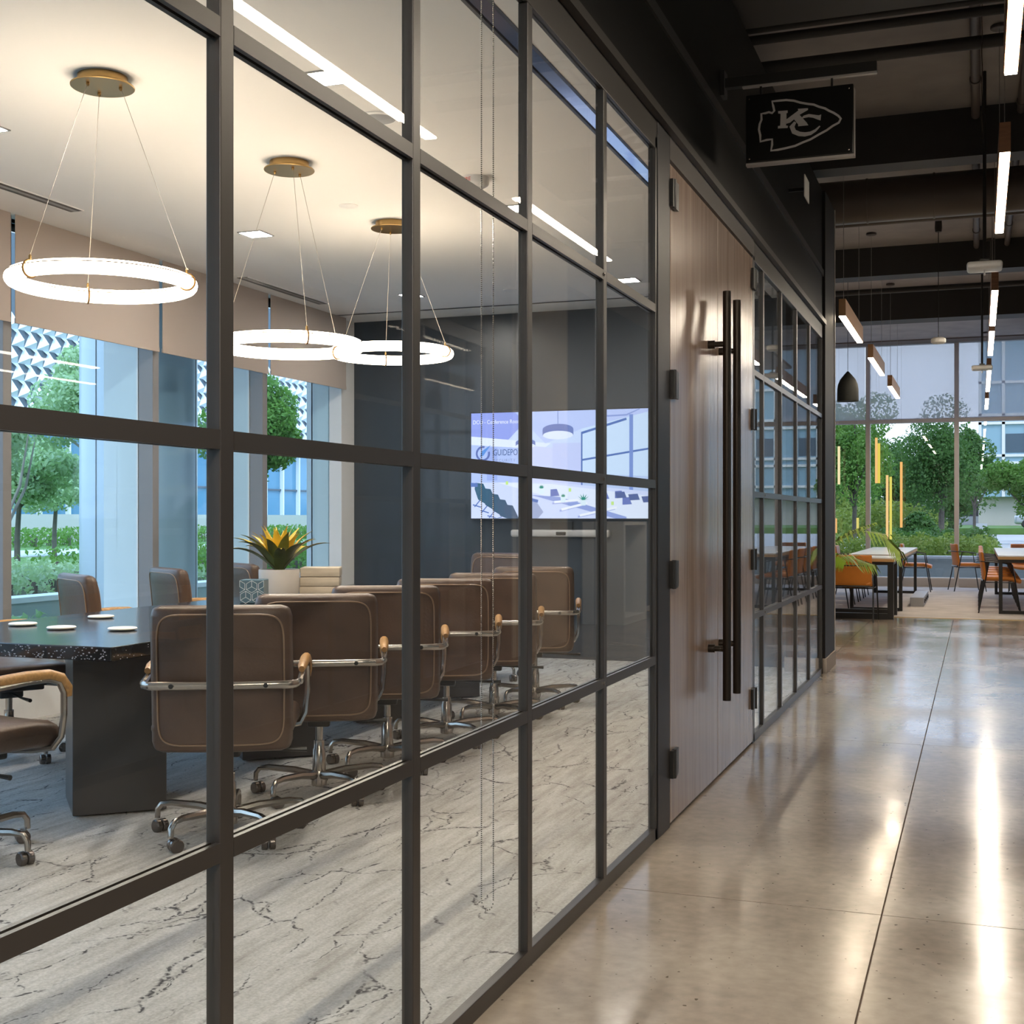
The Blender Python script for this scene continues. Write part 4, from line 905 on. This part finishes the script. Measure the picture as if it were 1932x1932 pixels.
# ================================================================== OUTSIDE
GRASS = mat('lawn_green', (.12, .24, .05), .9, noise=.4, nscale=1.5)
PAVE = mat('pale_pavement', (.50, .50, .49), .85, noise=.1, nscale=.4)
skind(B(-140, 120, 24.05, 260, -.10, -.005).build('ground_road', PAVE), 'pale road and forecourt beyond the far window', 'ground')
skind(B(-140, -5.9, -60, 24.05, -.10, -.005).build('ground_path', PAVE), 'pale path outside the meeting room', 'ground')
skind(B(7.2, 120, -60, 24.05, -.10, -.005).build('ground_east', PAVE), 'pale pavement on the east side', 'ground')
skind(B(-15, 40, 40, 51, -.02, .02).build('lawn_strip', GRASS), 'green lawn strip beyond the hedge', 'lawn')
skind(B(-30, 60, 98, 140, -.02, .45).build('lawn_bank', GRASS), 'green grass bank beyond the road', 'lawn')
skind(B(-40, -12, 8, 60, -.02, .30).build('lawn_terrace', GRASS), 'raised lawn outside the meeting room', 'lawn')
skind(B(-25, -21, 8, 60, .30, .32).build('path_terrace', PAVE), 'pale path across the lawn outside the meeting room', 'path')
skind(B(-12, -8.5, 2, 60, 0, .42).build('planting_bed', mat('bed_soil', (.06, .07, .03), .9)), 'raised planting bed outside the meeting room', 'bed')
PW = mat('grey_render', (.46, .50, .48), .8)
t = thing('planter_wall_left', 'low grey planter wall with white coping outside the meeting room', 'wall', (-8.4, 20, 0)); B(-.1, .1, -18, 30, 0, .45).build('wall_body', PW, t); B(-.14, .14, -18, 30, .45, .50).build('coping', WHITE, t)
t.name = 'planter_wall'
t = thing('planter_wall', 'low grey planter wall with white coping outside the far window', 'wall', (0, 26.0, 0)); B(-8.3, 14, 0, .2, 0, .44).build('wall_body', PW, t); B(-8.3, 14, -.04, .24, .44, .49).build('coping', WHITE, t)
rng = np.random.default_rng(5)
def leaves(centers, radii, n, size, name, m, parent, flat=1.0, shell=.55):
    """n small leaf quads scattered in the shells of blobs; one mesh"""
    c = np.array(centers); r = np.array(radii); k = rng.integers(0, len(c), n)
    d = rng.normal(size=(n, 3)); d /= np.linalg.norm(d, axis=1)[:, None]
    rad = (shell+(1-shell)*rng.random(n)**.6)[:, None]
    p = c[k]+d*rad*r[k]
    nr = d*.8+rng.normal(size=(n, 3))*.7; nr /= np.linalg.norm(nr, axis=1)[:, None]
    t_ = np.cross(nr, rng.normal(size=(n, 3))); t_ /= np.linalg.norm(t_, axis=1)[:, None]; b = np.cross(nr, t_)
    s_ = size*(.6+.8*rng.random(n))[:, None]
    v = np.empty((n, 4, 3)); v[:, 0] = p-t_*s_; v[:, 1] = p+b*s_*.55; v[:, 2] = p+t_*s_; v[:, 3] = p-b*s_*.55
    me = bpy.data.meshes.new(name); me.vertices.add(4*n); me.vertices.foreach_set('co', v.ravel())
    me.loops.add(4*n); me.loops.foreach_set('vertex_index', np.arange(4*n)); me.polygons.add(n)
    me.polygons.foreach_set('loop_start', np.arange(n)*4); me.polygons.foreach_set('loop_total', np.full(n, 4))
    me.materials.append(m); me.update(calc_edges=True); me.validate()
    o = bpy.data.objects.new(name, me); COL.objects.link(o); o.parent = parent; o['kind'] = 'stuff'; return o
def leafmat(name, c, c2): 
    m = mat(name, c, .55, col2=c2, nscale=2.2, spec=.3); n = m.node_tree; p = n.nodes['Principled BSDF']
    tl = n.nodes.new('ShaderNodeBsdfTranslucent'); tl.inputs[0].default_value = (c[0]*1.2, c[1]*1.3, c[2]*.8, 1); x = n.nodes.new('ShaderNodeMixShader'); x.inputs[0].default_value = .35
    n.links.new(p.outputs[0], x.inputs[1]); n.links.new(tl.outputs[0], x.inputs[2]); n.links.new(x.outputs[0], n.nodes['Material Output'].inputs[0]); return m
LF1 = leafmat('leaf_mid_green', (.17, .31, .07), (.07, .17, .035)); LF2 = leafmat('leaf_dark_green', (.10, .20, .055), (.04, .11, .03)); LF3 = leafmat('leaf_pale_green', (.42, .54, .36), (.22, .34, .20)); LF4 = leafmat('leaf_olive', (.26, .33, .08), (.13, .20, .04))
BARK = mat('grey_bark', (.14, .12, .10), .9, noise=.4, nscale=8, bump=.4, bscale=15); BARKL = mat('pale_bark', (.40, .37, .32), .85, noise=.35, nscale=6)
def tree(x, y, z0, zc, rx, rz, tr, label, leaf=LF1, n=5000, size=.10, bark=BARK, stems=1, blobs=16, group='street trees'):
    t = thing('tree', label, 'tree', (x, y, z0), 0, group); C_ = []; R_ = []
    for i in range(blobs):
        d = rng.normal(size=3); d /= np.linalg.norm(d); k = rng.random()**.5*.72
        C_.append((d[0]*rx*k, d[1]*rx*k, zc-z0+d[2]*rz*k)); s_ = rng.uniform(.30, .48); R_.append((rx*s_, rx*s_, min(rx, rz)*s_))
    for s_ in range(stems):
        a = 2*PI*s_/max(stems, 1); off = .0 if stems == 1 else .18
        P = [(off*math.cos(a), off*math.sin(a), 0), (off*1.6*math.cos(a), off*1.6*math.sin(a), (zc-z0)*.35), (off*3*math.cos(a)+.05, off*3*math.sin(a), (zc-z0)*.7), (off*4*math.cos(a), off*4*math.sin(a), zc-z0+rz*.3)]
        MB().tube(P, [tr, tr*.85, tr*.7, tr*.25], 8).build('trunk', bark, t, smooth=True)
    q = MB(); base = (zc-z0)-rz*.75
    for i in range(7):
        c = C_[i]; zb = max(.5, base*.9+.1*i); q.tube([(0, 0, zb), (c[0]*.5, c[1]*.5, zb+(c[2]-zb)*.45), c], [tr*.45, tr*.3, tr*.1], 6)
    q.build('branches', bark, t, smooth=True, kind='stuff')
    leaves(C_, R_, n, size, 'foliage', leaf, t); return t
tree(-3.84, 43.3, 0, 3.7, 1.9, 2.9, .085, 'tall street tree left of the first mullion in the far window', LF1, 15000, .055)
tree(-1.5, 58.0, 0, 4.0, 2.5, 2.6, .14, 'leafy street tree with thick trunk between the far window mullions', LF2, 15000, .07)
tree(2.2, 62.0, 0, 2.75, 2.1, 1.6, .10, 'broad street tree at the right of the far window', LF1, 14000, .075)
tree(-5.6, 52.0, 0, 4.2, 2.6, 3.2, .12, 'dense tree hidden partly by the partition end', LF2, 9000, .08)
tree(-.2, 72.0, 0, 3.7, 1.9, 2.6, .09, 'smaller tree behind the second mullion', LF2, 9000, .09)
tree(4.0, 70.0, 0, 2.9, 2.0, 1.7, .14, 'pale tree behind the right street tree', LF1, 9000, .09, bark=BARKL, stems=3)
for x, y, r_, lb in ((-8.9, 90, 3.3, 'left'), (-1.6, 94, 3.4, 'right'), (-4.6, 84, 2.9, 'middle')):
    tree(x, y, 0, 3.6, r_, 3.3, .16, 'broad dark tree in the row beyond the road, %s one' % lb, LF2, 9000, .14, blobs=22)
for x, y, z, rx, lb, lf in ((-4.3, 62, 1.4, 3.0, 'olive rounded bush behind the leftmost street tree', LF4), (-2.3, 54, .9, .85, 'round dark green shrub between the street trees', LF2), (-8.0, 74, 2.4, 2.6, 'far green tree mass behind the palm fronds', LF4)):
    t = thing('shrub', lb, 'shrub', (x, y, 0), 0, 'shrubs beyond the far window'); leaves([(0, 0, z*.5+.3), (rx*.3, 0, z*.6), (-rx*.3, .1, z*.5)], [(rx*.7, rx*.7, z*.8)]*3, 4500, .10, 'foliage', lf, t)
    MB().tube([(0, 0, 0), (0, 0, z*.8)], .05, 6).build('trunk', BARK, t)
def hedge(x0, x1, y0, y1, z0, z1, label, lf, n, size=.05, group='clipped hedges'):
    t = thing('hedge', label, 'hedge', ((x0+x1)/2, (y0+y1)/2, z0), 0, group); C_ = []; R_ = []; h = z1-z0
    nx = max(1, int((x1-x0)/h/.6)); ny = max(1, int((y1-y0)/h/.6))
    for i in range(nx):
        for j in range(ny):
            C_.append((x0+(x1-x0)*(i+.5)/nx-(x0+x1)/2, y0+(y1-y0)*(j+.5)/ny-(y0+y1)/2, h*.45+rng.uniform(-.05, .08)*h)); R_.append(((x1-x0)/nx*.75, (y1-y0)/ny*.75, h*.52))
    leaves(C_, R_, n, size, 'foliage', lf, t); q = MB(); 
    for c in C_[::2]: q.tube([(c[0], c[1], 0), (c[0], c[1], h*.5)], .02, 5)
    q.build('stems', BARK, t, kind='stuff')
hedge(-6, .35, 27.2, 28.8, 0, .92, 'near loose hedge along the planter wall outside the far window', LF4, 16000, .045)
hedge(-2.2, .30, 29.6, 31.5, 0, 1.02, 'darker hedge block behind the loose hedge, ending at the grey road', LF2, 9000, .05)
hedge(-12.5, -9.2, 4.0, 14.0, .40, .70, 'green ground shrubs in the planting bed outside the meeting room', LF3, 16000, .035, 'planting outside the meeting room')
hedge(-12.6, -9.0, 14.2, 26.0, .40, .85, 'farther green shrubs in the planting bed behind the column', LF1, 14000, .04, 'planting outside the meeting room')
hedge(-29.5, -27.5, 14.0, 60.0, .30, .95, 'low shrub border across the lawn outside the meeting room', LF1, 12000, .07, 'planting outside the meeting room')
hedge(-8.1, -7.4, 6.0, 13.0, 0, .38, 'loose pale plants at the foot of the planter wall', LF3, 4000, .05, 'planting outside the meeting room')
GT = 'trees outside the meeting room'
tree(-9.9, 10.6, .42, 2.05, .75, .45, .022, 'multi stem young tree at the left edge outside the window', LF3, 5000, .035, BARKL, 5, group=GT)
tree(-15.6, 17.7, .3, 2.05, 1.35, .75, .055, 'spreading pale leaved tree nearest the left edge outside', LF3, 9000, .045, group=GT)
tree(-20.5, 24.5, .3, 2.1, 1.5, .75, .06, 'small spreading tree farther across the lawn', LF3, 9000, .05, group=GT)
tree(-13.1, 16.5, .42, 3.35, 1.15, 1.25, .06, 'thick trunked tree just left of the round column', LF3, 15000, .04, BARKL, group=GT)
tree(-11.9, 19.1, .42, 2.75, .95, 1.2, .045, 'bushy green tree seen behind the bromeliad', LF1, 15000, .04, group=GT)
tree(-11.3, 23.0, .42, 2.2, .9, .9, .04, 'pale green tree behind the bromeliad, right of its neighbour', LF3, 9000, .045, group=GT)
skind(B(-31.2, -30.8, 5, 70, 0, 1.35).build('wall_garden', mat('beige_garden_wall', (.48, .46, .42), .8)), 'beige garden wall beyond the lawn', 'wall')
# building with faceted facade
bd = thing('office_building', 'office building with white faceted triangular panels above blue glass', 'building', (-40, 56, 0))
BLUEG = mat('blue_curtain_glass', (.10, .25, .38), .15, spec=.8)
B(-12, -.6, -30, 32, 5.9, 14).build('upper_wall', mat('dark_facade', (.10, .115, .14), .6), bd)
B(-12, -1.2, -30, 32, 0, 5.9).build('glass_wall', BLUEG, bd)
for k in range(31): B(-1.2, -.95, -30+2*k, -30+2*k+.12, 0, 5.9).build('fin', WHITE, bd)
for z in (2.9,): B(-1.2, -1.1, -30, 32, z, z+.1).build('transom', mat('dark_facade', (.1, .1, .1)), bd)
PANEL = mat('white_aluminium_panel', (.72, .74, .80), .4)
q = MB(); w_, h_ = .40, .76
q.add([(0, -w_, 0), (0, w_, 0), (0, 0, h_), (.34, .05, h_*.36)], [(0, 1, 3), (1, 2, 3), (2, 0, 3)])
q.add([(0, -w_, h_), (.0, 0, h_), (.16, -w_*.5, h_*.72)], [(0, 2, 1)])
p0 = q.build('facet_panel', PANEL, bd, loc=(-.6, -18, 5.9))
cnt = 0
for j in range(6):
    for i in range(49):
        if i == 0 and j == 0: continue
        c = p0.copy(); COL.objects.link(c); c.parent = bd; c.location = (-.6, -18+i*.81+(.405 if j % 2 else 0), 5.9+j*.76)
# far buildings and street things
b2 = thing('glass_building', 'pale blue glass office building with white window grid, top right', 'building', (9, 130, 0))
B(-9, 20, 0, 10, 3.2, 20).build('glass_wall', mat('pale_blue_glass', (.26, .42, .52), .2), b2)
for k in range(14): B(-9+2.1*k, -9+2.1*k+.28, -.2, 0, 3.2, 20).build('mullion', WHITE, b2)
for z in (4.2, 6.3, 7.0, 10.1, 10.9, 14): B(-9, 20, -.2, 0, z, z+.25).build('transom', WHITE, b2)
for k in (1, 3, 4, 6, 8): B(-9+2.1*k+.35, -9+2.1*(k+1)-.1, -.06, 0, 7.4, 9.2).build('dark_pane', mat('dark_glass', (.06, .1, .14), .2), b2)
B(-9, 20, 1, 9, 0, 3.2).build('ground_floor', mat('beige_garden_wall', (.6, .55, .5)), b2)
pk = thing('parking_structure', 'low beige wall with dark openings beyond the road', 'building', (-5, 145, 0))
B(-60, 60, 0, 5, 0, 1.35).build('low_wall', mat('beige_garden_wall', (.6, .55, .5)), pk); B(-60, 60, 1, 5, 1.35, 2.5).build('dark_opening', mat('garage_dark', (.09, .09, .10), .8), pk)
for k in range(20): B(-60+6*k, -60+6*k+1.4, .2, 1, 1.35, 2.5).build('pier', mat('beige_garden_wall', (.6, .55, .5)), pk)
B(-60, 60, 0, 5, 2.5, 3.0).build('upper_band', mat('beige_garden_wall', (.6, .55, .5)), pk)
for i in range(10):
    pass
ml = thing('utility_box', 'small white utility box beyond the dark hedge', 'box', (.14, 64, 0)); B(-.25, .25, -.2, .2, .3, .95).build('box_body', WHITE, ml); B(-.2, .2, -.15, .15, 0, .3).build('plinth', PW, ml)
cr_ = thing('car', 'silver car parked on the grass bank at the right edge', 'car', (4.6, 101, .45))
def carbody(x, y, z): return (x, y, z)
MB().rbox((2.1, .85, .33), .15, (0, 0, .62), (6, 3, 1)).build('body', mat('silver_car_paint', (.55, .58, .62), .3, .5), cr_, smooth=True)
MB().rbox((1.15, .74, .28), .2, (.1, 0, 1.12), (4, 3, 1), fn=lambda x, y, z: (x*(1-.5*max(0, z)), y, z)).build('cabin', mat('car_glass', (.05, .07, .09), .1), cr_, smooth=True)
for x in (-1.3, 1.3):
    for y in (-.8, .8): MB().lathe([(0, -.1), (.3, -.1), (.33, 0), (.3, .1), (0, .1)], (x, y, .33), 18, axis='y').build('wheel', BLACKP, cr_, smooth=True)
bn = thing('grey_bollard_bin', 'dark grey planter bowl on the road right of the hedge', 'planter', (.62, 37.0, 0))
MB().lathe([(.12, 0), (.14, .05), (.22, .32), (.24, .34), (0, .30)], n=20).build('bowl', mat('dark_planter', (.05, .05, .05)), bn, smooth=True)
bn.name = 'planter_bowl'
# big round clad column outside the meeting room
cl = thing('round_column', 'large round metal clad column outside the meeting room window', 'column', (-6.52, 8.82, 0))
CLAD = mat('silver_blue_cladding', (.50, .55, .60), .38, .35)
MB().lathe([(.47, 0), (.47, 4.4)], n=64).build('cladding', CLAD, cl, smooth=True)
for a in (200, 262, 320, 20, 80, 140):
    c_, s_ = math.cos(math.radians(a)), math.sin(math.radians(a)); MB().tube([(.47*c_, .47*s_, 0), (.47*c_, .47*s_, 4.4)], .005, 6).build('panel_joint', GREYM, cl)
skind(B(-7.6, -5.6, -4, 24, 4.45, 4.6).build('ceiling_canopy', WHITE), 'white roof overhang outside the meeting room', 'canopy')
for o in COL.objects:
    if o.name.startswith('beam'): o['category'] = 'beam'
